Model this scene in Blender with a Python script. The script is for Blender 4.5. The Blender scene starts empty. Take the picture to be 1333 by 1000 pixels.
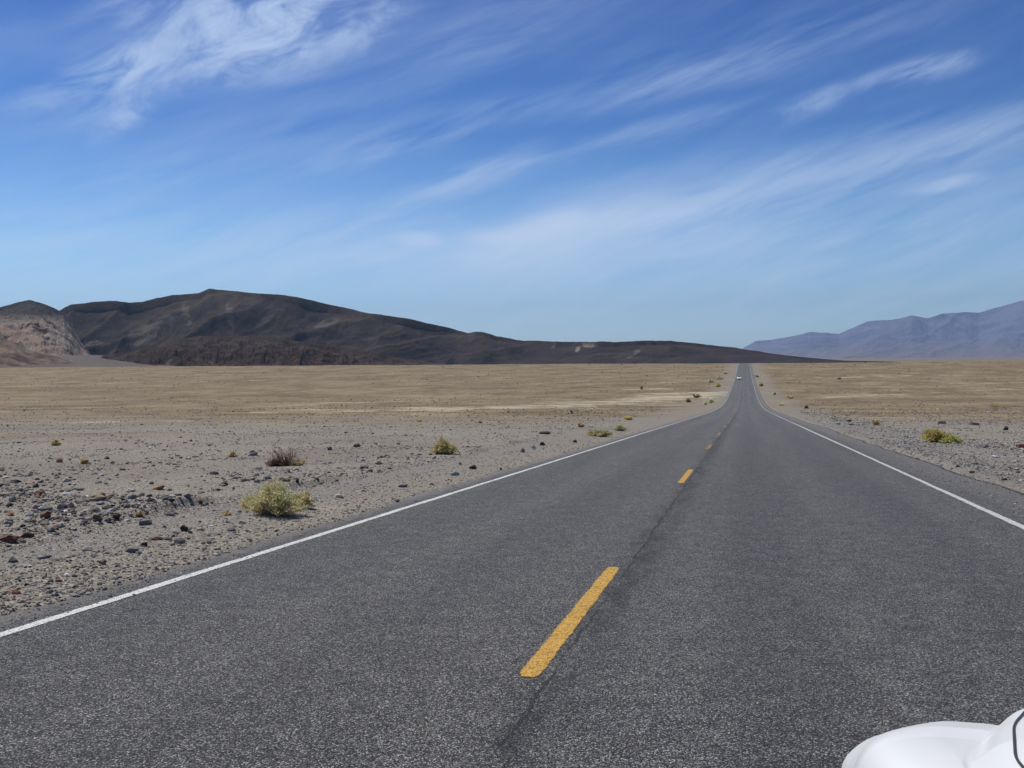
import bpy, bmesh, math, random
import numpy as np
from mathutils import Matrix, Vector

S = bpy.context.scene
C = S.collection
RNG = np.random.default_rng(7)
random.seed(7)

# ------------------------------------------------------------------ camera
F = 1300.0
PSI, PITCH, ROLL = math.radians(13.14), math.radians(1.41), math.radians(.4)
CZ = 1.39
cam_d = bpy.data.cameras.new("camera")
cam = bpy.data.objects.new("camera", cam_d)
C.objects.link(cam)
cam_d.sensor_width = 36.0
cam_d.lens = 36.0 * F / 1333.0
cam_d.clip_start = .05
cam_d.clip_end = 90000
CM = Matrix.Rotation(PSI, 3, 'Z') @ Matrix.Rotation(math.pi / 2 - PITCH, 3, 'X') @ Matrix.Rotation(-ROLL, 3, 'Z')
cam.matrix_world = Matrix.Translation((0, 0, CZ)) @ CM.to_4x4()
S.camera = cam

# ------------------------------------------------------------------ light
SUN_EL, SUN_AZ = math.radians(57), math.radians(-62)      # azimuth clockwise from +Y
S.view_settings.view_transform = 'Standard'
S.view_settings.look = 'None'
S.view_settings.gamma = 1
S.view_settings.exposure = 0.0
sd = bpy.data.lights.new("sun", 'SUN')
sd.energy = 4.6
sd.angle = math.radians(.55)
sd.color = (1, .935, .80)
sun = bpy.data.objects.new("sun", sd)
C.objects.link(sun)
sv = Vector((math.sin(SUN_AZ) * math.cos(SUN_EL), math.cos(SUN_AZ) * math.cos(SUN_EL), math.sin(SUN_EL)))
sun.rotation_euler = sv.to_track_quat('Z', 'Y').to_euler()
sun.location = sv * 50


def ray(px, py):
    return CM @ Vector(((px - 666.5) / F, -(py - 500) / F, -1.0))


def azel(px, py):
    d = ray(px, py).normalized()
    return math.atan2(d.x, d.y), math.asin(d.z)


# ------------------------------------------------------------------ node helpers
class NT:
    def __init__(s, tree):
        s.t = tree
        s.n = tree.nodes
        s.l = tree.links

    def node(s, typ, **kw):
        n = s.n.new(typ)
        for k, v in kw.items():
            if k[0] == '_':
                setattr(n, k[1:], v)
            else:
                s.set(n.inputs[int(k[1:])] if k[0] == 'i' and k[1:].isdigit() else n.inputs[k], v)
        return n

    def set(s, sock, v):
        if isinstance(v, bpy.types.NodeSocket):
            s.l.new(v, sock)
        else:
            sock.default_value = v

    def math(s, op, a, b=0.0, c=None, clamp=False):
        n = s.node('ShaderNodeMath', _operation=op, i0=a, i1=b)
        if c is not None:
            s.set(n.inputs[2], c)
        n.use_clamp = clamp
        return n.outputs[0]

    def ramp(s, v, a, b, lo=0.0, hi=1.0, smooth=True):
        n = s.node('ShaderNodeMapRange', i0=v, i1=a, i2=b, i3=lo, i4=hi)
        n.interpolation_type = 'SMOOTHSTEP' if smooth else 'LINEAR'
        return n.outputs[0]

    def mix(s, f, a, b, typ='MIX'):
        n = s.n.new('ShaderNodeMix')
        n.data_type = 'RGBA'
        n.blend_type = typ
        s.set(n.inputs[0], f)
        s.set(n.inputs[6], a if isinstance(a, bpy.types.NodeSocket) else (*a, 1))
        s.set(n.inputs[7], b if isinstance(b, bpy.types.NodeSocket) else (*b, 1))
        return n.outputs[2]

    def noise(s, vec, scale, detail=3, rough=.5, dist=0.0):
        n = s.node('ShaderNodeTexNoise', Vector=vec, Scale=scale, Detail=detail, Roughness=rough, Distortion=dist)
        return n.outputs[0]

    def noisec(s, vec, scale, detail=3, rough=.5):
        n = s.node('ShaderNodeTexNoise', Vector=vec, Scale=scale, Detail=detail, Roughness=rough)
        return n.outputs[1]

    def scale(s, vec, sc, rot=(0, 0, 0), loc=(0, 0, 0), typ='POINT'):
        n = s.node('ShaderNodeMapping', Vector=vec)
        n.vector_type = typ
        n.inputs['Location'].default_value = loc
        n.inputs['Rotation'].default_value = rot
        n.inputs['Scale'].default_value = sc
        return n.outputs[0]

    def vor(s, vec, scale, out=0, feature='F1', rnd=1.0):
        n = s.node('ShaderNodeTexVoronoi', _feature=feature, Vector=vec, Scale=scale)
        n.inputs['Randomness'].default_value = rnd
        return n.outputs[out]

    def cramp(s, f, stops):
        n = s.node('ShaderNodeValToRGB', Fac=f)
        cr = n.color_ramp
        while len(cr.elements) < len(stops):
            cr.elements.new(.5)
        for e, (p, c) in zip(cr.elements, stops):
            e.position = p
            e.color = (*c, 1)
        return n.outputs[0]


def material(name, fn, rough=.9, spec=.3):
    m = bpy.data.materials.new(name)
    m.use_nodes = True
    t = NT(m.node_tree)
    b = t.n['Principled BSDF']
    b.inputs['Roughness'].default_value = rough
    b.inputs['Specular IOR Level'].default_value = spec
    fn(t, b)
    return m


def flat_mat(name, col, rough=.6, spec=.4, metal=0.0, var=.12, sc=6.0):
    def f(t, b):
        g = t.node('ShaderNodeTexCoord').outputs['Object']
        n = t.noise(g, sc, 4, .6)
        k = t.ramp(n, .3, .7)
        t.set(b.inputs['Base Color'], t.mix(k, [c * (1 - var) for c in col], [min(1, c * (1 + var)) for c in col]))
        b.inputs['Metallic'].default_value = metal
    return material(name, f, rough, spec)


def bump(t, b, h, strength, dist):
    n = t.node('ShaderNodeBump', Height=h, Strength=strength, Distance=dist)
    t.set(b.inputs['Normal'], n.outputs[0])


# ------------------------------------------------------------------ world: Nishita + cirrus
W = bpy.data.worlds.new("World")
S.world = W
W.use_nodes = True
w = NT(W.node_tree)
bg = w.n['Background']
sky = w.node('ShaderNodeTexSky', _sky_type='NISHITA')
sky.sun_disc = False
sky.sun_elevation = SUN_EL
sky.sun_rotation = SUN_AZ
sky.altitude = 0
sky.air_density = 1.0
sky.dust_density = .55
sky.ozone_density = 3.2
wd = w.node('ShaderNodeTexCoord').outputs['Generated']
sep = w.node('ShaderNodeSeparateXYZ', Vector=wd)
az = w.math('ARCTAN2', sep.outputs[0], sep.outputs[1])
el = w.math('ARCSINE', sep.outputs[2])
ae = w.node('ShaderNodeCombineXYZ', X=az, Y=el).outputs[0]
# streaky cirrus: noise stretched along the wind, gently bent by a slow noise
warp = w.node('ShaderNodeVectorMath', _operation='MULTIPLY_ADD', i0=w.noisec(ae, 5.0, 2, .5), i1=(.055, .030, 0), i2=ae).outputs[0]
fine = w.noise(w.scale(w.scale(warp, (1, 1, 1), rot=(0, 0, math.radians(-16))), (4.2, 38.0, 1), loc=(0, 0, 0)), 1.0, 7, .62)
fine2 = w.noise(w.scale(w.scale(warp, (1, 1, 1), rot=(0, 0, math.radians(-24))), (8.0, 62.0, 1), loc=(3, 1, 0)), 1.0, 6, .6)
broad = w.noise(w.scale(w.scale(warp, (1, 1, 1), rot=(0, 0, math.radians(-12))), (2.4, 10.0, 1), loc=(5, 2, 0)), 1.0, 5, .55)
puff = w.noise(w.scale(w.scale(warp, (1, 1, 1), rot=(0, 0, math.radians(-24))), (13.0, 32.0, 1), loc=(0, 0, 0)), 1.0, 8, .62, .6)
tex = w.math('ADD', w.math('MULTIPLY', w.ramp(fine, .34, .66), .65), w.math('MULTIPLY', w.ramp(fine2, .38, .66), .35))
texp = w.math('MULTIPLY', w.ramp(puff, .34, .72), w.ramp(fine2, .1, .75, .45, 1.25))


def blob(cx, cy, ax, ay, ang, amp, kind):
    """a bank of cirrus around one direction of the sky: centre, half lengths (degrees/22.7 = 1 px), tilt"""
    a, e = azel(cx, cy)
    k = 1 / F
    v = w.scale(warp if kind != 'p' else ae, (ax * k, ay * k, 1), rot=(0, 0, math.radians(ang)), loc=(a + (.0275 if kind != 'p' else 0), e + (.015 if kind != 'p' else 0), 0), typ='TEXTURE')
    ln = w.node('ShaderNodeVectorMath', _operation='LENGTH', i0=v).outputs['Value']
    m = w.ramp(ln, 1.15, 0.0, 0.0, amp)
    tx = {'p': texp, 'q': w.math('MULTIPLY_ADD', texp, .7, .35), 'f': tex, 'b': w.math('MULTIPLY_ADD', w.ramp(broad, .25, .65), .6, w.math('MULTIPLY', tex, .4))}[kind]
    return w.math('MULTIPLY', w.math('MULTIPLY', m, tx), {'p': 1.7, 'q': 2.6, 'f': .72, 'b': 1.35}[kind])


blobs = [
    (330, 15, 215, 85, 8, 1.0, 'p'), (270, 70, 170, 60, 22, .75, 'p'), (400, 35, 140, 60, 18, .55, 'p'), (330, 40, 230, 90, 10, .35, 'b'),
    (150, 86, 70, 26, 12, .85, 'p'), (165, 152, 60, 20, 38, .6, 'p'), (105, 125, 120, 40, 22, .4, 'p'), (200, 200, 160, 26, 30, .22, 'f'),
    (655, 303, 60, 14, 4, .7, 'q'), (720, 294, 62, 17, 12, .8, 'q'), (750, 290, 30, 12, 10, .6, 'q'), (550, 309, 40, 13, 3, .65, 'q'), (1236, 239, 55, 11, 8, .6, 'p'),
    (1200, 92, 85, 18, 7, .6, 'p'), (1060, 133, 80, 19, 18, .45, 'p'),
    (790, 315, 330, 60, 7, .80, 'b'), (640, 340, 380, 80, 3, .40, 'b'), (1040, 235, 430, 46, 12, .85, 'f'), (1040, 240, 400, 40, 12, .40, 'b'),
    (820, 275, 320, 46, 13, .50, 'b'), (1270, 195, 190, 34, 12, .6, 'f'), (600, 240, 190, 24, 21, .75, 'f'), (610, 232, 110, 10, 19, .4, 'b'),
    (890, 105, 260, 30, 11, .65, 'f'), (560, 175, 220, 26, 15, .65, 'f'), (590, 168, 60, 9, 24, .4, 'b'), (850, 175, 170, 20, 12, .65, 'f'),
    (620, 60, 200, 40, 20, .40, 'f'), (1150, 290, 320, 70, 6, .55, 'f'), (1180, 300, 300, 80, 6, .3, 'b'), (250, 345, 320, 60, 3, .45, 'f'),
    (300, 290, 380, 40, 4, .40, 'f'), (470, 330, 200, 60, 4, .35, 'b'), (640, 10, 340, 70, 8, .14, 'b'), (30, 30, 120, 60, 0, .15, 'b'), (400, 190, 300, 60, 14, .25, 'f'),
    (600, 410, 900, 60, 0, .25, 'b'), (1100, 390, 500, 80, 3, .30, 'f'), (650, 214, 75, 12, 3, .6, 'f'), (1000, 60, 300, 40, 8, .3, 'f'),
]
acc = w.math('ADD', w.math('MULTIPLY', w.ramp(broad, .35, .8), .04), w.math('MULTIPLY', w.math('MULTIPLY', tex, w.ramp(broad, .32, .68)), w.ramp(el, .33, .10, .08, .34)))
for bl in blobs:
    acc = w.math('ADD', acc, blob(*bl))
# elsewhere in the sky (behind the viewer) the same kind of thin streaks
cov = w.math('SUBTRACT', 1.0, w.math('EXPONENT', w.math('MULTIPLY', acc, -.95)))
tint = w.mix(w.ramp(el, 0.0, .22, 0, 1, False), (1.28, 1.66, 1.88), (.25, .56, 1.05))
tint = w.mix(w.ramp(el, .20, .36, 0, 1, True), tint, (.09, .35, .86))
tint = w.mix(w.ramp(el, .5, 1.2, 0, 1, True), tint, (.40, .62, 1.0))
skyc = w.mix(1.0, sky.outputs[0], tint, 'MULTIPLY')
cl = w.mix(cov, skyc, w.mix(w.ramp(el, .03, .22), (9.0, 10.4, 12.4), (6.0, 7.5, 10.2)))
# hazy, paler air low over the horizon
w.l.new(cl, bg.inputs['Color'])
bg.inputs['Strength'].default_value = .085


# ------------------------------------------------------------------ numpy noise
def _h(ix, iy, seed):
    h = (ix.astype(np.int64) * 374761393 + iy.astype(np.int64) * 668265263 + seed * 2147483647) & 0xffffffff
    h = ((h ^ (h >> 13)) * 1274126177) & 0xffffffff
    h = h ^ (h >> 16)
    return (h & 0xffffff) / float(0xffffff)


def vn(x, y, seed=0):
    x = np.asarray(x, float); y = np.asarray(y, float)
    x, y = np.broadcast_arrays(x, y)
    ix, iy = np.floor(x), np.floor(y)
    fx, fy = x - ix, y - iy
    fx = fx * fx * fx * (fx * (fx * 6 - 15) + 10); fy = fy * fy * fy * (fy * (fy * 6 - 15) + 10)
    a, b = _h(ix, iy, seed), _h(ix + 1, iy, seed)
    c, d = _h(ix, iy + 1, seed), _h(ix + 1, iy + 1, seed)
    return (a + (b - a) * fx) * (1 - fy) + (c + (d - c) * fx) * fy


def fbm(x, y, oct=4, seed=0, gain=.5):
    s = 0.0; a = 1.0; t = 0.0
    for i in range(oct):
        s = s + a * (vn(x * 2 ** i + 17.3 * i, y * 2 ** i + 5.1 * i, seed + i) * 2 - 1); t += a; a *= gain
    return s / t


def ridge(x, y, oct=5, seed=0, gain=.5):
    s = 0.0; a = 1.0; t = 0.0
    for i in range(oct):
        n = 1 - np.abs(vn(x * 2 ** i + 9.7 * i, y * 2 ** i + 3.3 * i, seed + i) * 2 - 1)
        s = s + a * n * n; t += a; a *= gain
    return s / t


def sst(x, a, b):
    t = np.clip((x - a) / (b - a), 0, 1)
    return t * t * (3 - 2 * t)


# ------------------------------------------------------------------ object helpers
def tag(o, label=None, cat=None, group=None, kind=None):
    if label: o['label'] = label
    if cat: o['category'] = cat
    if group: o['group'] = group
    if kind: o['kind'] = kind
    return o


def link(o, parent=None):
    C.objects.link(o)
    if parent: o.parent = parent
    return o


def npmesh(name, V, Fc, mat, parent=None, smooth=True, attrs=None, cols=None, loc=None):
    """V (n,3), Fc (m,3|4) -> object"""
    me = bpy.data.meshes.new(name)
    V = np.ascontiguousarray(V, dtype=np.float32); Fc = np.ascontiguousarray(Fc, dtype=np.int32)
    k = Fc.shape[1]
    me.vertices.add(len(V)); me.vertices.foreach_set('co', V.ravel())
    me.loops.add(Fc.size); me.loops.foreach_set('vertex_index', Fc.ravel())
    me.polygons.add(len(Fc))
    me.polygons.foreach_set('loop_start', np.arange(0, Fc.size, k, dtype=np.int32))
    me.polygons.foreach_set('use_smooth', np.full(len(Fc), smooth, dtype=bool))
    me.update(calc_edges=True)
    for an, av in (attrs or {}).items():
        a = me.attributes.new(an, 'FLOAT', 'POINT'); a.data.foreach_set('value', np.ascontiguousarray(av, dtype=np.float32).ravel())
    if cols is not None:
        a = me.color_attributes.new('tone', 'FLOAT_COLOR', 'POINT')
        c4 = np.ones((len(V), 4), np.float32); c4[:, :3] = cols
        a.data.foreach_set('color', c4.ravel())
    me.materials.append(mat)
    o = bpy.data.objects.new(name, me)
    if loc is not None: o.location = loc
    return link(o, parent)


def grid_faces(nu, nv):
    i = np.arange(nu - 1)[:, None] * nv + np.arange(nv - 1)[None, :]
    return np.stack([i, i + nv, i + nv + 1, i + 1], -1).reshape(-1, 4)


# ------------------------------------------------------------------ terrain functions
SL = .0423
_py = np.array([-20000, -400, -200, 0, 60, 110, 148, 195, 258, 321, 433, 560, 650, 704, 770, 900, 1200, 2000, 3500, 6000, 12000, 40000.])
_pz = np.array([9, 9.3, 7.5, 0, -SL * 60, -SL * 110, -6.18, -7.65, -8.55, -8.45, -7.75, -5.45, -3.65, -2.85, -2.75, -4.2, -9, -15, -20, -24, -24, -24.])


def _pchip(x, y):
    h = np.diff(x); d = np.diff(y) / h
    m = np.zeros_like(y)
    for i in range(1, len(x) - 1):
        if d[i - 1] * d[i] > 0:
            w1 = 2 * h[i] + h[i - 1]; w2 = h[i] + 2 * h[i - 1]
            m[i] = (w1 + w2) / (w1 / d[i - 1] + w2 / d[i])
    m[0], m[-1] = d[0], d[-1]
    return m


_pm = _pchip(_py, _pz)
_pm[3] = _pm[4] = -SL


def zr(Y):
    Y = np.clip(np.asarray(Y, float), _py[0], _py[-1])
    i = np.clip(np.searchsorted(_py, Y) - 1, 0, len(_py) - 2)
    h = _py[i + 1] - _py[i]; t = (Y - _py[i]) / h
    return ((1 + 2 * t) * (1 - t) ** 2 * _pz[i] + t * (1 - t) ** 2 * h * _pm[i] + t * t * (3 - 2 * t) * _pz[i + 1] + t * t * (t - 1) * h * _pm[i + 1])


def edge_l(Y): return -4.58 + .16 * fbm(Y / 1.3, 0.5, 4, 31) + .05 * fbm(Y / 9, 2.5, 2, 33)
def edge_r(Y): return 4.10 + .13 * fbm(Y / 2.2, 0.5, 4, 41) + .16 * fbm(Y / 14, 2.5, 2, 43)


def ledge_x(Y): return -7.55 - .022 * (Y - 8) + .35 * fbm(Y / 4.0, 7.1, 3, 51)


def ground_h(X, Y):
    X = np.asarray(X, float); Y = np.asarray(Y, float)
    el_, er = edge_l(Y), edge_r(Y)
    near = np.exp(-np.maximum(0, Y - 40) / 60)
    # left side
    dl = el_ - X
    gl = -.05 + .062 * sst(dl, -.04, .10) - .02 * sst(dl, .4, 1.1)
    berm = -5.85 + .25 * fbm(Y / 3.5, 3.3, 3, 61)
    chan = sst(berm - X, -.15, .55)
    gl = gl + .05 * np.exp(-((X - berm - .25) / .3) ** 2) * near - .16 * chan * near
    led = sst(ledge_x(Y) - X + .04 * fbm(X / .9, Y / .9, 3, 52), -.03, .12)
    strength = (.15 + .85 * sst(fbm(Y / 3.0, 1.7, 3, 71), -.3, .25)) * (.3 + .7 * sst(Y, 17, 14.5))
    gl = gl + .15 * led * near * strength
    far_l = sst(-X, 8, 16)
    rough_l = (.03 * fbm(X / .7, Y / .7, 4, 5) + .07 * fbm(X / 3.5, Y / 3.5, 3, 6)) * led + .006 * fbm(X / .12, Y / .12, 3, 8)
    hum = .5 * fbm(X / 30, Y / 22, 4, 9) + .9 * fbm(X / 150, Y / 90, 3, 10)
    gl = gl + rough_l * np.where(dl > .1, 1, 0) + far_l * .10 * fbm(X / 8, Y / 6, 3, 11) + sst(-X, 14, 120) * hum * .7
    # right side
    dr = X - er
    gr = -.055 + .075 * sst(dr, .02, .35) - .03 * sst(dr, .3, 1.6) - .10 * sst(dr, 2.0, 5.0) * near
    gr = gr + .010 * fbm(X / .2, Y / .2, 3, 12) * sst(dr, .05, .3) + sst(dr, 1.5, 4) * (.035 * fbm(X / .8, Y / .8, 4, 13) + .08 * fbm(X / 4, Y / 4, 3, 14))
    gr = gr + sst(X, 14, 120) * hum * .7
    g = np.where(X < -1, gl, gr)
    return np.where((dl < -.05) & (dr < .0), -.05, g)


def gz(X, Y): return zr(Y) + ground_h(X, Y)


def at(px, py, tmax=1200.):
    """where the ground lies under a direction"""
    d = ray(px, py); o = Vector((0, 0, CZ))
    n = 4000
    t = np.exp(np.linspace(math.log(2), math.log(tmax), n))
    X, Y, Z = d.x * t, d.y * t, CZ + d.z * t
    below = np.nonzero(Z < gz(X, Y))[0]
    i = below[0] if len(below) else n - 1
    X, Y = float(X[i]), float(Y[i])
    return Vector((X, Y, float(gz(X, Y)))), float(t[i])


# ------------------------------------------------------------------ materials of the setting
def m_asphalt(t, b):
    g = t.node('ShaderNodeNewGeometry').outputs['Position']
    sx = t.node('ShaderNodeSeparateXYZ', Vector=g)
    X, Y = sx.outputs[0], sx.outputs[1]
    v = t.vor(g, 165.0, 1)
    vs = t.node('ShaderNodeSeparateColor', Color=v)
    r = vs.outputs[0]
    stone = t.cramp(r, [(0, (.010, .0105, .011)), (.34, (.028, .030, .033)), (.62, (.078, .081, .085)), (.84, (.150, .153, .155)), (1, (.50, .50, .49))])
    v2 = t.node('ShaderNodeSeparateColor', Color=t.vor(g, 62.0, 1)).outputs[1]
    stone = t.mix(t.ramp(v2, .90, .99, 0, .35), stone, (.26, .25, .235))
    warm = t.node('ShaderNodeSeparateColor', Color=t.vor(g, 60.0, 1)).outputs[2]
    stone = t.mix(t.ramp(warm, .8, 1, 0, .35), stone, (.15, .10, .07))
    mid = t.noise(g, 5.0, 6, .7)
    col = t.mix(t.ramp(mid, .25, .75, 0, 1), t.mix(1.0, stone, (.70, .70, .72), 'MULTIPLY'), t.mix(1.0, stone, (1.16, 1.15, 1.13), 'MULTIPLY'))
    # long worn streaks along the wheel tracks, and a browner crown between them
    st = t.noise(t.scale(g, (2.2, .05, 1)), 1.0, 4, .6)
    col = t.mix(t.ramp(st, .3, .7, 0, .55), col, t.mix(1.0, col, (1.28, 1.26, 1.22), 'MULTIPLY'))
    lane = t.math('SUBTRACT', t.math('ABSOLUTE', t.math('ADD', X, .95)), 1.95)
    track = t.ramp(t.math('ABSOLUTE', t.math('SUBTRACT', t.math('ABSOLUTE', lane), .82)), .1, .55, 1, 0)
    col = t.mix(t.math('MULTIPLY', track, .42), col, t.mix(1.0, col, (.72, .73, .76), 'MULTIPLY'))
    pat = t.noise(t.scale(g, (.5, .12, 1)), 1.0, 3, .5)
    col = t.mix(t.ramp(pat, .4, .7, 0, .35), col, t.mix(1.0, col, (1.15, 1.1, 1.02), 'MULTIPLY'))
    # seam just right of the dashes: bitumen bleed and a hair crack
    wob = t.math('MULTIPLY', t.math('SUBTRACT', t.noise(t.scale(g, (.01, 2.2, 1)), 1.0, 5, .7), .5), .14)
    ds = t.math('SUBTRACT', X, t.math('ADD', -.955, wob))
    bleedn = t.noise(t.scale(g, (6, 1.5, 1)), 1.0, 4, .6)
    bleed = t.math('MULTIPLY', t.ramp(t.math('ABSOLUTE', t.math('SUBTRACT', ds, .05)), .02, .28, 1, 0), t.ramp(bleedn, .35, .7, 0.1, .75))
    col = t.mix(bleed, col, t.mix(1.0, col, (.26, .26, .28), 'MULTIPLY'))
    cw = t.math('MULTIPLY', t.ramp(t.noise(t.scale(g, (.01, 1.6, 1)), 1.0, 5, .75), .38, .56), t.ramp(Y, 6, 14, .011, .018))
    crack = t.math('LESS_THAN', t.math('ABSOLUTE', ds), cw)
    col = t.mix(t.math('MULTIPLY', crack, .7), col, (.014, .014, .015))
    # second lift of asphalt: right lane a little darker
    col = t.mix(t.ramp(ds, .0, .05, 0, .22), col, t.mix(1.0, col, (.8, .81, .84), 'MULTIPLY'))
    # dusty margins with gravel thrown on them
    dn = t.noise(g, 7.0, 5, .7)
    le = t.math('SUBTRACT', t.math('SUBTRACT', -4.33, X), t.math('MULTIPLY', t.math('SUBTRACT', dn, .5), .5))
    re = t.math('SUBTRACT', t.math('SUBTRACT', X, 3.2), t.math('MULTIPLY', t.math('SUBTRACT', dn, .5), 1.1))
    dust = t.mix(t.noise(g, 60, 2, .6), (.15, .14, .13), (.30, .28, .255))
    col = t.mix(t.ramp(le, .0, .35, 0, .75), col, dust)
    col = t.mix(t.ramp(re, -.2, .7, 0, .35), col, dust)
    # broken edge of the right shoulder, crack shadow put into its colour along with the black binder
    t.set(b.inputs['Base Color'], col)
    h = t.math('ADD', t.math('MULTIPLY', t.vor(g, 165.0, 0), -1.0), t.math('MULTIPLY', mid, .3))
    bump(t, b, h, 1.0, .008)


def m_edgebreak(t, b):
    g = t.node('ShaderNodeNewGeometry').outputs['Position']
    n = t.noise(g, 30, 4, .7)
    t.set(b.inputs['Base Color'], t.cramp(n, [(.3, (.016, .016, .017)), (.55, (.05, .05, .052)), (.75, (.16, .15, .14))]))  # dark tones hold the edge crack's shadow as well as bare asphalt
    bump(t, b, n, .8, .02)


def m_paint(col, wear, edge_at=None):
    def f(t, b):
        g = t.node('ShaderNodeNewGeometry').outputs['Position']
        uv = t.node('ShaderNodeUVMap').outputs[0]
        v = t.node('ShaderNodeSeparateColor', Color=t.vor(g, 165.0, 1)).outputs[0]
        asp = t.cramp(v, [(0, (.026, .027, .03)), (.5, (.08, .08, .085)), (1, (.28, .27, .26))])
        n = t.noise(g, 60.0, 5, .8)
        n2 = t.noise(g, 9.0, 4, .6)
        u = t.math('ABSOLUTE', t.math('SUBTRACT', t.node('ShaderNodeSeparateXYZ', Vector=uv).outputs[0], .5))
        rim = t.ramp(u, .26, .5, 0, .34)
        k = t.math('ADD', t.math('ADD', t.math('MULTIPLY', n, .75), t.math('MULTIPLY', n2, .25)), t.math('MULTIPLY', rim, -1.0))
        k = t.ramp(k, wear, wear + .10)
        tone = t.mix(n2, [c * .82 for c in col], [min(1, c * 1.12) for c in col])
        grain = t.ramp(t.math('ADD', t.math('MULTIPLY', v, .55), t.math('MULTIPLY', n, .75)), .40, .58)
        t.set(b.inputs['Base Color'], t.mix(1.0, tone, t.mix(t.ramp(v, 0, 1), (.72, .72, .72), (1.15, 1.15, 1.15)), 'MULTIPLY'))
        t.set(b.inputs['Alpha'], t.math('MULTIPLY', k, t.math('MULTIPLY_ADD', grain, .62, .38)))
        bump(t, b, t.vor(g, 165.0, 0), .4, .004)
    return f


def m_ground(t, b):
    g = t.node('ShaderNodeNewGeometry').outputs['Position']
    at_ = lambda n: t.node('ShaderNodeAttribute', _attribute_name=n).outputs['Fac']
    far, wash, shoulder, tone, chan = at_('far'), at_('wash'), at_('shoulder'), at_('tone1'), at_('channel')
    # grains at three sizes
    c1 = t.node('ShaderNodeSeparateColor', Color=t.vor(g, 48.0, 1))
    c2 = t.node('ShaderNodeSeparateColor', Color=t.vor(g, 15.0, 1))
    d2 = t.vor(g, 15.0, 0)
    dirt = t.mix(t.noise(g, 1.1, 5, .65), (.200, .167, .125), (.305, .260, .196))
    dirt = t.mix(t.ramp(t.noise(g, .22, 4, .6), .35, .7), dirt, t.mix(1.0, dirt, (.90, .90, .90), 'MULTIPLY'))
    peb = t.cramp(c1.outputs[0], [(0, (.045, .04, .04)), (.3, (.12, .112, .104)), (.55, (.20, .188, .172)), (.8, (.30, .282, .255)), (1, (.58, .56, .53))])
    near = t.mix(.55, dirt, peb)
    big = t.cramp(c2.outputs[0], [(0, (.04, .036, .036)), (.3, (.10, .07, .055)), (.55, (.17, .165, .16)), (.85, (.28, .265, .24)), (1, (.55, .54, .51))])
    near = t.mix(t.math('MULTIPLY', t.ramp(d2, .34, .22, 0, .8), t.math('GREATER_THAN', c2.outputs[1], .72)), near, big)
    # channel: finer, greyer wash gravel
    ch = t.mix(.5, (.190, .176, .158), t.mix(1.0, peb, (.92, .90, .88), 'MULTIPLY'))
    near = t.mix(t.math('MULTIPLY', chan, .8), near, ch)
    sh = t.mix(.45, (.232, .205, .170), t.mix(1.0, peb, (1.0, .95, .88), 'MULTIPLY'))
    near = t.mix(t.math('MULTIPLY', shoulder, .85), near, sh)
    # far plain: brown desert floor, dark varnished gravel, tufts and pale washes
    f1 = t.noise(t.scale(g, (.06, .035, 1)), 1.0, 8, .68)
    f2 = t.noise(t.scale(g, (.45, .22, 1)), 1.0, 7, .72)
    f3 = t.noise(t.scale(g, (.010, .008, 1), loc=(4, 2, 0)), 1.0, 5, .6)
    farc = t.mix(t.ramp(f1, .35, .66), (.160, .122, .074), (.272, .216, .136))
    farc = t.mix(t.ramp(f2, .40, .60, 0, .6), farc, t.mix(1.0, farc, (.62, .60, .58), 'MULTIPLY'))
    farc = t.mix(t.ramp(f3, .52, .75, 0, .55), farc, (.262, .212, .135))
    farc = t.mix(t.ramp(t.noise(t.scale(g, (.09, .05, 1), loc=(9, 0, 0)), 1.0, 6, .7), .60, .70, 0, .55), farc, (.115, .082, .058))
    scr = t.vor(t.scale(g, (.35, .35, 0)), 1.0, 0)
    farc = t.mix(t.ramp(scr, .26, .10, 0, .6), farc, (.10, .08, .05))
    palen = t.noise(t.scale(g, (.05, .06, 1)), 1.0, 6, .7)
    farc = t.mix(t.ramp(palen, .57, .70, 0, .5), farc, (.36, .31, .22))
    col = t.mix(far, near, farc)
    wn = t.noise(t.scale(g, (.12, .10, 1), loc=(2, 2, 0)), 1.0, 6, .7)
    wk = t.ramp(t.math('ADD', t.math('MULTIPLY', wash, 1.0), t.math('MULTIPLY', t.math('SUBTRACT', wn, .5), 3.6)), .38, 1.05, 0, .85)
    col = t.mix(wk, col, (.44, .385, .275))
    col = t.mix(t.ramp(tone, 0, 1, 0, .55), col, t.mix(1.0, col, (.62, .58, .60), 'MULTIPLY'))
    t.set(b.inputs['Base Color'], col)
    hh = t.math('ADD', t.math('MULTIPLY', t.vor(g, 48.0, 0), -.35), t.math('MULTIPLY', t.ramp(d2, .4, .1), .6))
    hh = t.math('ADD', hh, t.math('MULTIPLY', t.noise(g, 3.0, 6, .7), 1.2))
    bump(t, b, hh, .6, .03)


def m_tone(rough, var=.25, sc=40.):
    def f(t, b):
        a = t.node('ShaderNodeAttribute', _attribute_name='tone').outputs['Color']
        g = t.node('ShaderNodeTexCoord').outputs['Object']
        n = t.noise(g, sc, 5, .7)
        t.set(b.inputs['Base Color'], t.mix(1.0, a, t.mix(t.ramp(n, .3, .7), [1 - var] * 3, [1 + var] * 3), 'MULTIPLY'))
        bump(t, b, n, .5, .01)
    return f


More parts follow.
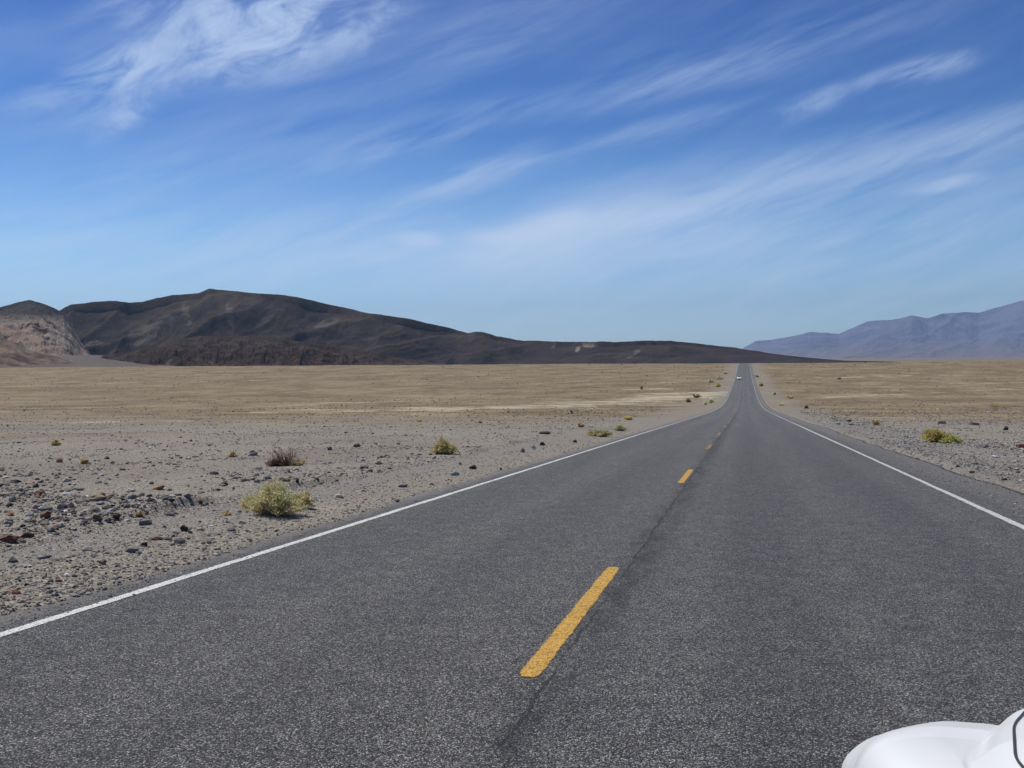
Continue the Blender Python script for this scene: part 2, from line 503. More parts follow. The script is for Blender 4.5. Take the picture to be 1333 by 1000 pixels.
M_ASPH = material("asphalt", m_asphalt, .85, .35)
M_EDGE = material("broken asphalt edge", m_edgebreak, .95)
M_WHITE = material("white road paint", m_paint((.66, .66, .63), .30), .6)
M_YEL = material("yellow road paint", m_paint((.56, .325, .055), .35), .6)
M_WHITE2 = material('worn white road paint', m_paint((.56, .56, .54), .32), .7)
M_YEL2 = material('faded yellow road paint', m_paint((.40, .25, .08), .42), .7)
M_GRND = material("desert ground", m_ground, .95, .15)
M_STONE = material("stone", m_tone(.9), .9, .2)
M_LEAF = material("dry foliage", m_tone(.8, .2, 20), .85, .15)
_t = NT(M_LEAF.node_tree)
_b, _o = _t.n['Principled BSDF'], _t.n['Material Output']
_tr = _t.node('ShaderNodeBsdfTranslucent', Color=_b.inputs['Base Color'].links[0].from_socket)
_mx = _t.node('ShaderNodeMixShader', Fac=.5)
_t.l.new(_b.outputs[0], _mx.inputs[1]); _t.l.new(_tr.outputs[0], _mx.inputs[2]); _t.l.new(_mx.outputs[0], _o.inputs['Surface'])

# ------------------------------------------------------------------ ground sheet
def axis_fine(segs, lo_far, hi_far, g):
    """segs: list of (a,b,step) contiguous; then grows geometrically outwards"""
    v = []
    for a, b_, s in segs:
        v += list(np.arange(a, b_ - 1e-6, s))
    v.append(segs[-1][1])
    s = segs[-1][2]; x = segs[-1][1]; hi = []
    while x < hi_far:
        s *= g; x += s; hi.append(x)
    s = segs[0][2]; x = segs[0][0]; lo = []
    while x > lo_far:
        s *= g; x -= s; lo.append(x)
    return np.array(lo[::-1] + v + hi)


GX = axis_fine([(-9.5, -4.2, .06), (-4.2, 3.4, .6), (3.4, 6.0, .06)], -40000, 40000, 1.032)
ys = [3.0]
st_ = .10
while ys[-1] < 40000:
    y = ys[-1]
    if y > 14: st_ = max(.10, (y - 4) * .0105)
    if 120 < y < 800: st_ = min(st_, 2.6)
    if y >= 800: st_ = 2.6 + (y - 800) * .06
    ys.append(y + st_)
lo = []; y = 3.0; s_ = .2
while y > -600:
    s_ *= 1.12; y -= s_; lo.append(y)
GY = np.array(lo[::-1] + ys)
XX, YY = np.meshgrid(GX, GY, indexing='ij')
ZZ = gz(XX, YY)


def segdist(X, Y, pts):
    best = np.full(X.shape, 1e9)
    for (x0, y0), (x1, y1) in zip(pts[:-1], pts[1:]):
        dx, dy = x1 - x0, y1 - y0
        t = np.clip(((X - x0) * dx + (Y - y0) * dy) / (dx * dx + dy * dy), 0, 1)
        best = np.minimum(best, np.hypot(X - x0 - t * dx, Y - y0 - t * dy))
    return best


def P(px, py):
    v = at(px, py)[0]
    return (v.x, v.y)


def washes(X, Y):
    wv = np.zeros(X.shape)
    for pts, wd_, amp in (  # dry washes
        ([P(470, 535), P(600, 532), P(700, 529), P(800, 524), P(880, 518), P(915, 512)], 15, .80),
        ([P(330, 530), P(400, 527), P(520, 523)], 5, .62),
        ([P(0, 553), P(60, 551), P(160, 548), P(330, 549)], 2.2, .7),
        ([P(420, 538), P(560, 540)], 3, .5),
        ([P(1040, 519), P(1130, 515), P(1230, 511), P(1333, 505), P(1400, 502)], 4, .62),
        ([P(1100, 492), P(1180, 489)], 16, .55), ([P(1250, 500), P(1400, 497)], 14, .5),
        ([P(780, 508), P(900, 505)], 7, .6), ([P(600, 515), P(720, 516)], 6, .45), ([P(860, 498), P(930, 494)], 8, .5),
    ):
        wob = 1 + .5 * fbm(X / 18, Y / 18, 3, 90)
        wv = np.maximum(wv, amp * np.exp(-(segdist(X, Y, pts) / (wd_ * wob)) ** 2))
    return wv


n1 = fbm(XX / 16, YY / 12, 4, 21)
farA = sst(YY + 34 * n1, 26, 110)
farA = np.where(XX > 0, sst(YY + 30 * n1 + np.clip(XX - 6, 0, 60) * .35, 40, 135), farA)
road_d = np.where(XX < 0, -4.6 - XX, XX - 4.1)
bank = sst(road_d + 3 * fbm(YY / 14, 3, 3, 23), 9, 3)
farA = farA * (1 - .85 * bank); farA = farA ** .8
WA = washes(XX, YY)
shA = np.where(XX < 0, sst(XX, -6.1, -5.7), np.maximum(0, sst(XX, 7.5, 5.2))) * (np.abs(XX) > 3.5)
shA = np.maximum(shA * (XX < 0), sst(road_d + 1.5 * fbm(YY / 10, 8, 3, 24), 5.5, 2.5) * sst(YY, 60, 130))
chA = ((XX < 0) * sst(-5.75 - XX, -.1, .3) * sst(XX - ledge_x(YY), 0, .25)) * sst(YY, 60, 25)
chA = np.maximum(chA, (XX > 0) * sst(XX, 9.5, 6) * .9 * sst(YY, 190, 90))
toA = sst(fbm(XX / 4, YY / 9, 4, 27), -.05, .5) * (1 - shA) * sst(YY, 120, 30) * .6
G = npmesh('ground', np.stack([XX, YY, ZZ], -1).reshape(-1, 3), grid_faces(len(GX), len(GY)), M_GRND,
           attrs=dict(far=farA, wash=WA, shoulder=shA, tone1=toA, channel=chA))
tag(G, kind='structure')

# ------------------------------------------------------------------ road with its painted lines
ry = [-120.]
while ry[-1] < 1100:
    y = ry[-1]
    ry.append(y + (1.0 if y < 0 else .12 if y < 30 else min(2.6, .12 + (y - 30) * .015)))
RY = np.array(ry)


def strip(name, xl, xr, Y, lift, mat, parent, nx=2, uv=False):
    u = np.linspace(0, 1, nx)
    X = xl[None, :] * (1 - u[:, None]) + xr[None, :] * u[:, None]
    Yg = np.broadcast_to(Y, X.shape)
    Z = zr(Yg) + lift
    o = npmesh(name, np.stack([X, Yg, Z], -1).reshape(-1, 3), grid_faces(nx, len(Y)), mat, parent)
    if uv:
        me = o.data
        ul = me.uv_layers.new(name='UVMap')
        vi = np.empty(len(me.loops), np.int32); me.loops.foreach_get('vertex_index', vi)
        uu = np.repeat(u, len(Y)); vv = np.tile(Y, nx)
        ul.data.foreach_set('uv', np.stack([uu[vi], vv[vi]], -1).astype(np.float32).ravel())
    return o


road = strip('road', np.full(len(RY), -5.0), edge_r(RY), RY, 0.0, M_ASPH, None, 14)
tag(road, kind='structure')
# crumbled lip of the right shoulder
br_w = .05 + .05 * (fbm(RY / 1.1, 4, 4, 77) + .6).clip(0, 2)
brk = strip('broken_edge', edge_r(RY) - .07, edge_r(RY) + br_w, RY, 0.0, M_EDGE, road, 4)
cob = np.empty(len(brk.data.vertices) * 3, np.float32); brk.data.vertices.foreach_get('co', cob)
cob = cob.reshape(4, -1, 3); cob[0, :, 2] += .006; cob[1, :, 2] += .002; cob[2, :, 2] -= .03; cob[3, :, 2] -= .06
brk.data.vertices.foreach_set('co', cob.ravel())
LY = RY[(RY > -100)]
jit = lambda k, s: .012 * fbm(LY / .5, k, 3, s) + .02 * fbm(LY / 25, k, 2, s + 3)
strip('edge_line', -4.31 + jit(1, 101), -4.205 + jit(2, 104), LY, .004, M_WHITE, road, 3, True)
strip('edge_line', 2.925 + jit(3, 107), 3.05 + jit(4, 110), LY, .004, M_WHITE2, road, 3, True)
for i in range(-3, 62):
    y0 = 4.86 + 12.19 * i
    if y0 > 735: break
    Yd = np.linspace(y0, y0 + 3.40, 60 if i < 6 else 8)
    wv_ = .008 * fbm(Yd / .4, i * 3.1, 3, 5)
    e = np.minimum(1, np.minimum(Yd - y0 + .02, y0 + 3.42 - Yd) / .03)
    strip('lane_dash', -1.065 - (.078 + wv_) * e, -1.065 + (.078 + wv_) * e, Yd, .004, M_YEL if i < 2 else M_YEL2, road, 3, True)

# ------------------------------------------------------------------ hills
def m_hill(kind):
    def f(t, b):
        g = t.node('ShaderNodeNewGeometry').outputs['Position']
        a = lambda n: t.node('ShaderNodeAttribute', _attribute_name=n).outputs['Fac']
        gul, pale, hgt = a('gully'), a('pale'), a('height')
        n1 = t.noise(t.scale(g, (.007, .007, .012)), 1.0, 9, .7)
        n2 = t.noise(g, .05, 6, .7)
        n3 = t.noise(t.scale(g, (.012, .012, .004), loc=(7, 3, 0)), 1.0, 6, .65)
        if kind == 'dark':
            c = t.mix(t.ramp(n1, .35, .65), (.014, .009, .008), (.048, .033, .026))
            c = t.mix(t.ramp(n3, .55, .75, 0, .6), c, (.096, .070, .048))  # warm brown areas: sunlight on the slope put into the colour
            c = t.mix(t.ramp(gul, .5, .9, 0, .55), c, (.088, .066, .047))  # spur crests coloured lighter, as if lit from the side
            c = t.mix(t.ramp(n2, .5, .75, 0, .45), c, (.017, .015, .016))
            c = t.mix(t.ramp(hgt, .25, 0, 0, .6), c, (.042, .036, .036))
            c = t.mix(pale, c, t.mix(n2, (.13, .11, .09), (.30, .27, .235)))
        elif kind == 'low':
            c = t.mix(t.ramp(n2, .35, .65), (.022, .014, .013), (.070, .044, .036))
            c = t.mix(t.ramp(hgt, .45, .85, 0, .75), c, t.mix(n2, (.045, .034, .029), (.075, .060, .050)))
            c = t.mix(t.ramp(t.noise(g, .09, 6, .75), .54, .66, 0, .8), c, (.016, .013, .015))
            c = t.mix(t.ramp(hgt, .25, .0, 0, .8), c, (.066, .055, .051))
            c = t.mix(pale, c, (.22, .19, .165))
        elif kind == 'clay':
            c = t.mix(t.ramp(n1, .35, .65), (.17, .135, .11), (.29, .235, .19))
            k2 = t.noise(g, .02, 7, .7)
            c = t.mix(t.ramp(k2, .53, .60), c, (.05, .025, .027))
            c = t.mix(t.ramp(t.noise(t.scale(g, (.02, .02, .02), loc=(5, 0, 2)), 1.0, 7, .7), .60, .68), c, (.27, .26, .245))
            c = t.mix(t.ramp(pale, .2, .8), c, t.mix(t.ramp(n2, .3, .7), (.21, .145, .105), (.31, .225, .165)))
            c = t.mix(t.ramp(hgt, .62, .82), c, t.mix(n2, (.026, .022, .024), (.065, .055, .05)))
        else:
            c = t.mix(t.ramp(t.noise(g, .0009, 7, .65), .35, .65), (.10, .095, .15), (.185, .172, .245))  # part of the distance haze is put into this bluish base colour
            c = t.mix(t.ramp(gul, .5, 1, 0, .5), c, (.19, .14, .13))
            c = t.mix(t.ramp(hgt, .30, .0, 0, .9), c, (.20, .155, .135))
        t.set(b.inputs['Base Color'], c)
        d = 300. if kind == 'far' else 14.
        bump(t, b, t.noise(g, .0012 if kind == 'far' else .03, 8, .7), .8, d)
    return f


def hill(name, pts, r0, rc, r1, base, mat, naz, nr, gul_amp, gs, seed, pales=(), p_exp=1.0, slant=1.2, rub=0.0):
    A = []; E = []
    for px, py in pts:
        a, e = azel(px, py); A.append(a); E.append(e)
    A, E = np.array(A), np.array(E)
    az_ = np.linspace(A[0], A[-1], naz)
    e_ = np.interp(az_, A, E)
    k = np.hanning(7); k /= k.sum()
    e_ = np.convolve(np.pad(e_, 3, mode='edge'), k, mode='valid')
    px_w = (A[-1] - A[0]) * F / naz
    crest_r = rc * (1 + .05 * fbm(az_ * 9, 0 * az_, 3, seed + 40))
    Hc = np.tan(e_) * crest_r + CZ                    # crest elevation
    Hc = Hc + rc * (1.0 / F) * .9 * fbm(az_ * F / 18, 0 * az_ + 3, 4, seed + 50, .65) * sst(Hc - base, 0, rc * .02)
    t = np.linspace(-.12, 1.9, nr)
    t = np.sign(t) * np.abs(t)
    Tg, Ag = np.meshgrid(t, az_)
    cr = crest_r[:, None]
    ft = sst(np.abs(fbm(az_ * 14, 0 * az_ + 9, 3, seed + 60)), 0, 1)[:, None]
    r0v = r0 * (1 + .06 * fbm(az_ * 16, 0 * az_ + 1, 3, seed + 70))[:, None]
    Rg = np.where(Tg < 1, r0v + (cr - r0v) * Tg, cr + (r1 - cr) * (Tg - 1) / .9)
    up = np.clip(Tg, 0, 1)
    s1 = up ** p_exp
    prof = np.where(Tg < 1, s1 * .78 + .22 * sst(up, .0, 1.0), 1 - sst(Tg, 1, 1.9))
    Xw, Yw = Rg * np.sin(Ag), Rg * np.cos(Ag)
    u = Xw / gs + .35 * fbm(Xw / gs / 2, Yw / gs / 2, 3, seed + 4); v_ = Yw / gs
    # gullies running down towards the viewer, branching
    arc = Ag * rc / gs
    warp_ = .35 * fbm(arc * .5, Tg * 1.6, 3, seed + 5)
    rd = ridge(arc * .8 + warp_ - Tg * slant, Tg * .6 + .12 * arc, 5, seed, .46)
    rd2 = ridge(arc * 2.7 + warp_ * 2 - Tg * (slant + 1), Tg * 1.6, 5, seed + 12, .55)
    env = np.clip(Tg, 0, 1) ** .6 * np.clip(1.03 - Tg, 0, 1) ** .55 * 1.7
    env = np.where(Tg > 1, .5 * sst(Tg, 1, 1.3), env)
    hc = Hc[:, None] - base
    carve = (1 - rd) * gul_amp + (1 - rd2) * gul_amp * .17
    if rub: carve = carve * .6 + rub * (fbm(Xw / 26, Yw / 26, 5, seed + 31, .65) + .5)
    Z = base + hc * prof - carve * env * np.clip(hc / (hc.max() * .6), .15, 1) * 1.0
    Z = np.where(Tg <= 0, base - 8 * (-Tg * 10), np.maximum(Z, base - 6))
    pale = np.zeros(Z.shape)
    Pe = np.arctan2(Z - CZ, Rg)
    for (px, py, ax, ay, ang, amp) in pales:
        a, e = azel(px, py)
        dx, dy = (Ag - a) * F, (Pe - e) * F
        cc, ss_ = math.cos(math.radians(ang)), math.sin(math.radians(ang))
        q = ((dx * cc + dy * ss_) / ax) ** 2 + ((-dx * ss_ + dy * cc) / ay) ** 2
        nn = fbm(Xw / 26 + Tg * 4, Z / 9, 5, seed + 80, .65)
        pale = np.maximum(pale, amp * sst(np.exp(-q * .8) * (1 + 1.7 * nn), .38, .95))
    o = npmesh(name, np.stack([Xw, Yw, Z], -1).reshape(-1, 3), grid_faces(naz, nr)[:, ::-1], mat,
               attrs=dict(gully=rd, pale=pale, height=np.clip((Z - base) / hc.max(), 0, 1)))
    return tag(o, kind='structure')


MH_D = material('dark volcanic hillside', m_hill('dark'), .95, .1)
MH_L = material('dark red rubble ridge', m_hill('low'), .95, .1)
MH_C = material('pale clay badland', m_hill('clay'), .95, .1)
MH_T = material('brown rubble slope', lambda t, b: t.set(b.inputs['Base Color'], t.cramp(t.noise(t.node('ShaderNodeNewGeometry').outputs['Position'], .03, 8, .75), [(.36, (.040, .029, .026)), (.47, (.085, .063, .050)), (.56, (.16, .115, .085)), (.7, (.27, .20, .15))])), .95, .1)
MH_F = material('far range', m_hill('far'), .95, .1)
main_pts = [(60, 415), (83, 401), (93, 396), (138, 391.8), (152, 391.8), (169, 394.5), (188, 392.4), (224, 384), (259, 381.4), (272, 376), (286, 377), (310, 379.7),
            (345, 382.4), (369, 383.8), (397, 389), (431, 397), (460, 402.8), (474, 406.6), (526, 413.8), (561, 421.4), (609, 433.2), (620, 432), (630, 433), (647, 438), (681, 443.5),
            (733, 445), (775, 445), (802, 445.6), (830, 443.5), (871, 443.5), (900, 446), (931, 450), (966, 453.8), (1002, 460), (1037, 464.2), (1073, 467.5),
            (1101, 469.6), (1169, 471), (1215, 474)]
hill('hill', main_pts, 2450, 3300, 4300, -20, MH_D, 1700, 190, 100, 230, 3,
     pales=[(768, 450, 16, 2.2, 8, .9), (752, 454, 5, 3, 60, .9), (725, 449, 14, 3, 40, .35), (825, 461, 12, 2.5, 35, .5), (243, 408, 5, 20, 14, .30), (300, 412, 5, 16, 10, .38),
            (165, 448, 26, 5, 20, .35), (120, 447, 12, 3, 8, .5), (185, 444, 22, 4, 25, .4), (345, 418, 14, 4, 35, .2), (200, 437, 18, 4, 30, .25), (335, 380, 8, 4, 0, .2), (520, 420, 10, 8, 80, .15), (200, 425, 40, 6, 25, .25), (420, 425, 26, 6, 30, .25)], p_exp=1.05, slant=2.3)
hill('hill', [(-160, 405), (-60, 402), (-10, 404), (0, 399.5), (17, 395), (38, 391), (44, 392.5), (52, 394.5), (69, 400.4), (83, 408), (95, 425), (105, 445), (118, 462), (128, 472)], 1900, 2600, 3100, -17, MH_C, 560, 190, 34, 70, 8,
     pales=[(8, 440, 30, 18, 0, .9), (45, 445, 40, 9, -15, .9), (70, 458, 30, 6, -10, .8), (5, 410, 8, 8, 0, .8), (-60, 440, 60, 20, 0, .9)], p_exp=.9, slant=-.6, rub=18)
hill('hill', [(112, 476), (124, 472), (134, 463), (150, 461), (170, 458), (193, 453), (224, 442.5), (259, 437.6), (297, 437), (345, 437), (365, 439), (380, 444), (415, 448), (460, 455), (520, 466), (580, 474)], 1550, 1900, 2400, -14, MH_L, 900, 130, 26, 40, 15,
     pales=[(195, 471, 7, 4, 40, .6), (218, 470, 7, 5, 55, .6), (275, 471, 6, 3, 40, .5), (245, 440, 40, 4, 0, .0)], p_exp=.75, slant=.5, rub=22)
hill('hill', [(-200, 444), (-80, 440), (0, 441), (20, 446), (36, 456), (52, 459), (80, 466), (100, 471), (112, 477)], 1400, 1600, 1850, -12, MH_T, 260, 70, 14, 40, 19, p_exp=.8)
# pale fan of gravel between the hills, and the far range over the basin
hill('hill', [(-300, 463), (-60, 462), (40, 463), (90, 462.5), (110, 462), (135, 462.5), (160, 466), (190, 470), (250, 473.5), (400, 477), (520, 480)], 1150, 2050, 2500, -9, material('gravel fan', lambda t, b: t.set(b.inputs['Base Color'], t.cramp(t.noise(t.node('ShaderNodeNewGeometry').outputs['Position'], .02, 8, .7), [(.3, (.085, .068, .060)), (.55, (.115, .095, .082)), (.75, (.16, .135, .115))])), .95, .1), 260, 60, 2, 60, 23, p_exp=1.0)
far_pts = [(955, 464), (968, 452.8), (984, 444), (1002, 443), (1020, 440), (1041, 436), (1055, 432), (1073, 433), (1092, 435), (1108, 428), (1130, 418), (1155, 417), (1187, 411),
           (1208, 414.4), (1226, 409), (1258, 406), (1275, 407), (1293, 401), (1333, 390.6), (1400, 380), (1500, 372), (1600, 380)]
hill('mountains', far_pts, 20000, 30000, 37000, -26, MH_F, 1000, 180, 560, 2300, 29, p_exp=1.3)

# ------------------------------------------------------------------ haze
def haze():
    me = bpy.data.meshes.new('haze')
    bm = bmesh.new()
    bmesh.ops.create_cube(bm, size=1)
    bm.to_mesh(me); bm.free()
    o = bpy.data.objects.new('haze', me)
    o.scale = (86000, 43000, 2350)
    zb = float(min(ZZ.min(), -40)) - 1
    o.location = (0, 43000 / 2 - 1500, zb + 2350 / 2)
    m = bpy.data.materials.new('haze'); m.use_nodes = True
    m.node_tree.nodes.clear()
    out = m.node_tree.nodes.new('ShaderNodeOutputMaterial')
    v = m.node_tree.nodes.new('ShaderNodeVolumePrincipled')
    v.inputs['Color'].default_value = (.42, .65, 1.0, 1)
    v.inputs['Density'].default_value = HAZE
    v.inputs['Anisotropy'].default_value = .3
    m.node_tree.links.new(v.outputs[0], out.inputs['Volume'])
    me.materials.append(m)
    link(o)
    tag(o, 'thin blue haze in the air over the whole valley', 'haze', kind='stuff')


HAZE = 2.6e-5
haze()

# ------------------------------------------------------------------ stones
ICO_V = []
ph = (1 + 5 ** .5) / 2
for a, b_ in ((-1, ph), (1, ph), (-1, -ph), (1, -ph)): ICO_V.append((a, b_, 0))
for a, b_ in ((-1, ph), (1, ph), (-1, -ph), (1, -ph)): ICO_V.append((0, a, b_))
for a, b_ in ((ph, -1), (ph, 1), (-ph, -1), (-ph, 1)): ICO_V.append((a, 0, b_))
ICO_V = np.array(ICO_V) / math.hypot(1, ph)
ICO_F = np.array([(0, 11, 5), (0, 5, 1), (0, 1, 7), (0, 7, 10), (0, 10, 11), (1, 5, 9), (5, 11, 4), (11, 10, 2), (10, 7, 6), (7, 1, 8), (3, 9, 4), (3, 4, 2), (3, 2, 6), (3, 6, 8), (3, 8, 9), (4, 9, 5), (2, 4, 11), (6, 2, 10), (8, 6, 7), (9, 8, 1)])
OCT_V = np.array([(1, 0, 0), (-.9, .3, 0), (0, 1, .1), (.1, -1, 0), (0, 0, 1.), (.4, .5, .8), (0, 0, -1)])
PAL = np.array([(.225, .21, .19), (.17, .158, .145), (.140, .135, .130), (.30, .275, .24), (.075, .068, .068), (.038, .034, .034), (.13, .078, .056), (.19, .14, .10), (.42, .405, .38), (.56, .55, .53), (.105, .10, .104), (.26, .21, .155)])


def stone_cloud(name, X, Y, size, palw, seed, label):
    rg = np.random.default_rng(seed)
    n = len(X)
    base = ICO_V[None] * (1 + rg.uniform(-.34, .28, (n, 12, 1)))
    dims = np.stack([rg.uniform(.75, 1.35, n), rg.uniform(.6, 1.1, n), rg.uniform(.32, .78, n)], -1)
    V = base * dims[:, None] * size[:, None, None] * .5
    a = rg.uniform(0, 2 * math.pi, n); tl = rg.normal(0, .22, n)
    ct, st2 = np.cos(tl)[:, None], np.sin(tl)[:, None]
    y_, z_ = V[..., 1] * ct - V[..., 2] * st2, V[..., 1] * st2 + V[..., 2] * ct
    ca, sa = np.cos(a)[:, None], np.sin(a)[:, None]
    x2 = V[..., 0] * ca - y_ * sa; y2 = V[..., 0] * sa + y_ * ca
    z0 = gz(X, Y)
    z0 = np.where((X > -4.6) & (X < 4.1), np.maximum(z0, zr(Y)), z0)
    W_ = np.stack([x2 + X[:, None], y2 + Y[:, None], z_ + (z0 + dims[:, 2] * size * .16)[:, None]], -1)
    ci = rg.choice(len(PAL), n, p=np.array(palw) / sum(palw))
    col = PAL[ci] * rg.uniform(.78, 1.2, (n, 1))
    Fc = (ICO_F[None] + (np.arange(n) * 12)[:, None, None]).reshape(-1, 3)
    o = npmesh(name, W_.reshape(-1, 3), Fc, M_STONE, smooth=False, cols=np.repeat(col, 12, 0))
    return tag(o, label, 'gravel' if name == 'gravel' else 'rubble', kind='stuff')


def scatter(n, a0, a1, r0, r1, keep, smin, smax, pw, seed):
    """positions in a wedge, thinning out with distance; sizes follow a power law and never drop below what can be told apart"""
    rg = np.random.default_rng(seed)
    az_ = rg.uniform(a0, a1, n)
    y = 1 / rg.uniform(1 / r1, 1 / r0, n)
    x = y * np.tan(az_)
    u = rg.random(n)
    s = smin * (1 - u * (1 - (smin / smax) ** pw)) ** (-1 / pw)
    s = np.maximum(s, y * .0011 * rg.uniform(.7, 1.7, n))
    k = keep(x, y, rg, s)
    return x[k], y[k], s[k]


def keep_left(x, y, rg, s):
    d = edge_l(y) - x
    lx = ledge_x(y)
    p = np.where(x > -6.0, .34, np.where(x > lx + .05, .22, .50))
    p = np.where(np.abs(x - lx - .05) < .25, 1.0, p)
    cl_ = fbm(x / 1.6, y / 2.6, 4, 201)
    p = p * np.where(x < lx, .25 + 1.5 * sst(cl_, -.15, .35), 1.0)
    big = s > .055
    p = np.where(big & (x > lx), p * .12, p)
    p = np.where(d < .03, .10 * (s < .03), p)
    return (d > -.30) & (rg.random(len(x)) < p)


def keep_right(x, y, rg, s):
    d = x - edge_r(y)
    cl_ = fbm(x / 2.2, y / 3.5, 4, 203)
    p = np.where(d < 4.5, .9, .45) * (.35 + 1.3 * sst(cl_, -.2, .35))
    p = np.where(d < .5, p * .5, p)
    p = np.where((s > .07) & (d < 2), p * .1, p)
    p = np.where(d < .12, .12 * (s < .035), p)
    return (d > -.9) & (rg.random(len(x)) < p)


pw_l = [3.4, 3, 2.6, 2.8, 1.7, .9, .9, 1.2, 1.1, .45, 1.8, 1.5]
pw_r = [3, 2.5, 2.5, 3, 1.6, 1.0, .6, .7, 2.0, 1.4, 1.6, .6]
x, y, s = scatter(175000, math.radians(-47), math.radians(-4), 4.6, 150, keep_left, .012, .17, 2.1, 301)
stone_cloud('gravel', x, y, s, pw_l, 302, 'mixed grey, brown and pale gravel scattered over the left roadside')
def keep_field(x, y, rg, s):
    cl_ = fbm(x / 1.5 + .6 * y, y / 2.4, 4, 207)
    band = np.exp(-((x - ledge_x(y) + .35) / .45) ** 2) * sst(fbm(y / 3.0, 1.7, 3, 71), -.3, .2)
    return (x < ledge_x(y) + .12) & (rg.random(len(x)) < np.maximum(.06 + .8 * sst(cl_, -.05, .35), band))


x, y, s = scatter(15000, math.radians(-47), math.radians(-8), 7, 70, keep_field, .045, .21, 2.5, 311)
stone_cloud('rubble', x, y, s, [2.6, 2.8, 2.5, 2.4, 1.8, 1.2, 1.5, 1.7, 1.0, .25, 1.8, 1.8], 312, 'brown, grey and dark rubble strewn beyond the gravel channel at left')
x, y, s = scatter(60000, math.radians(3), math.radians(20), 11, 170, keep_right, .016, .15, 2.0, 303)
stone_cloud('gravel', x, y, s, pw_r, 304, 'pale and grey gravel scattered over the right roadside')


n1_ = lambda x, y: fbm(x / 16, y / 12, 4, 21)


def keep_scrub(x, y, rg, s):
    d = np.where(x < 0, -4.6 - x, x - 4.1)
    cl_ = fbm(x / 22, y / 30, 4, 221) + .5 * fbm(x / 90, y / 120, 3, 222)
    wsh = washes(x, y)
    return (d > 5 + 3 * rg.random(len(x))) & (rg.random(len(x)) < (.12 + .9 * sst(cl_, -.25, .35)) * (1 - wsh) ** 2 * (.10 + .90 * sst(y + 30 * n1_(x, y), 60, 190)))


def scrub(n, a0, a1, seed):
    global PAL
    x, y, s = scatter(n, a0, a1, 34, 760, keep_scrub, .07, .50, 2.0, seed)
    s = np.maximum(s * sst(y, -20, 150), .06)
    keepp = PAL
    PAL = np.array([(.115, .088, .056), (.165, .13, .085), (.22, .175, .12), (.085, .066, .046), (.26, .215, .15), (.13, .115, .062), (.32, .275, .20)])
    o = stone_cloud('low_scrub', x, y, s * .9, [3, 3, 2.5, 1.6, 2, 1, 1], seed + 1, 'sparse dry scrub and cobbles dotting the brown desert floor')
    o['category'] = 'scrub'
    PAL = keepp


scrub(52000, math.radians(-47), math.radians(20), 401)


# individual rocks ---------------------------------------------------------
def rock(px, py, wpx, hpx, col, seed, name, label, group):
    """one boulder standing on the ground at (px,py) base, about wpx by hpx as seen"""
    p, dist = at(px, py)
    dd = dist * 1.0
    w_, h_ = wpx / F * dd, hpx / F * dd
    rg = np.random.default_rng(seed)
    bm = bmesh.new()
    bmesh.ops.create_icosphere(bm, subdivisions=3, radius=1)
    planes = []
    for _ in range(9):
        n = Vector(rg.normal(0, 1, 3)).normalized(); planes.append((n, rg.uniform(.42, .80)))
    sd3 = rg.uniform(0, 99, 3)
    for v in bm.verts:
        c = v.co.copy()
        for n, d_ in planes:
            k = c.dot(n)
            if k > d_: c -= n * (k - d_) * .92
        from mathutils import noise as mno
        c *= 1 + .22 * mno.noise(c * 1.7 + Vector(sd3)) + .12 * mno.noise(c * 5 + Vector(sd3))
        v.co = c
    tl = Matrix.Rotation(rg.normal(0, .14), 3, 'X') @ Matrix.Rotation(rg.uniform(0, 6.28), 3, 'Z')
    dep = rg.uniform(.55, .85)
    face = Matrix.Rotation(PSI * .6 + rg.normal(0, .2), 3, 'Z')
    for v in bm.verts:
        c = tl @ v.co
        v.co = face @ Vector((c.x * w_ * .55, c.y * w_ * .55 * dep, c.z * h_ * .72))
    me = bpy.data.meshes.new(name)
    bm.to_mesh(me); bm.free()
    nv = len(me.vertices)
    a = me.color_attributes.new('tone', 'FLOAT_COLOR', 'POINT')
    cc = np.ones((nv, 4), np.float32); cc[:, :3] = np.array(col)[None] * (1 + .14 * rg.normal(0, 1, (nv, 1))).clip(.6, 1.4)
    a.data.foreach_set('color', cc.ravel())
    me.materials.append(M_STONE)
    o = bpy.data.objects.new(name, me)
    o.location = (p.x, p.y, p.z + h_ * .20)
    link(o)
    return tag(o, label, 'rock', group)


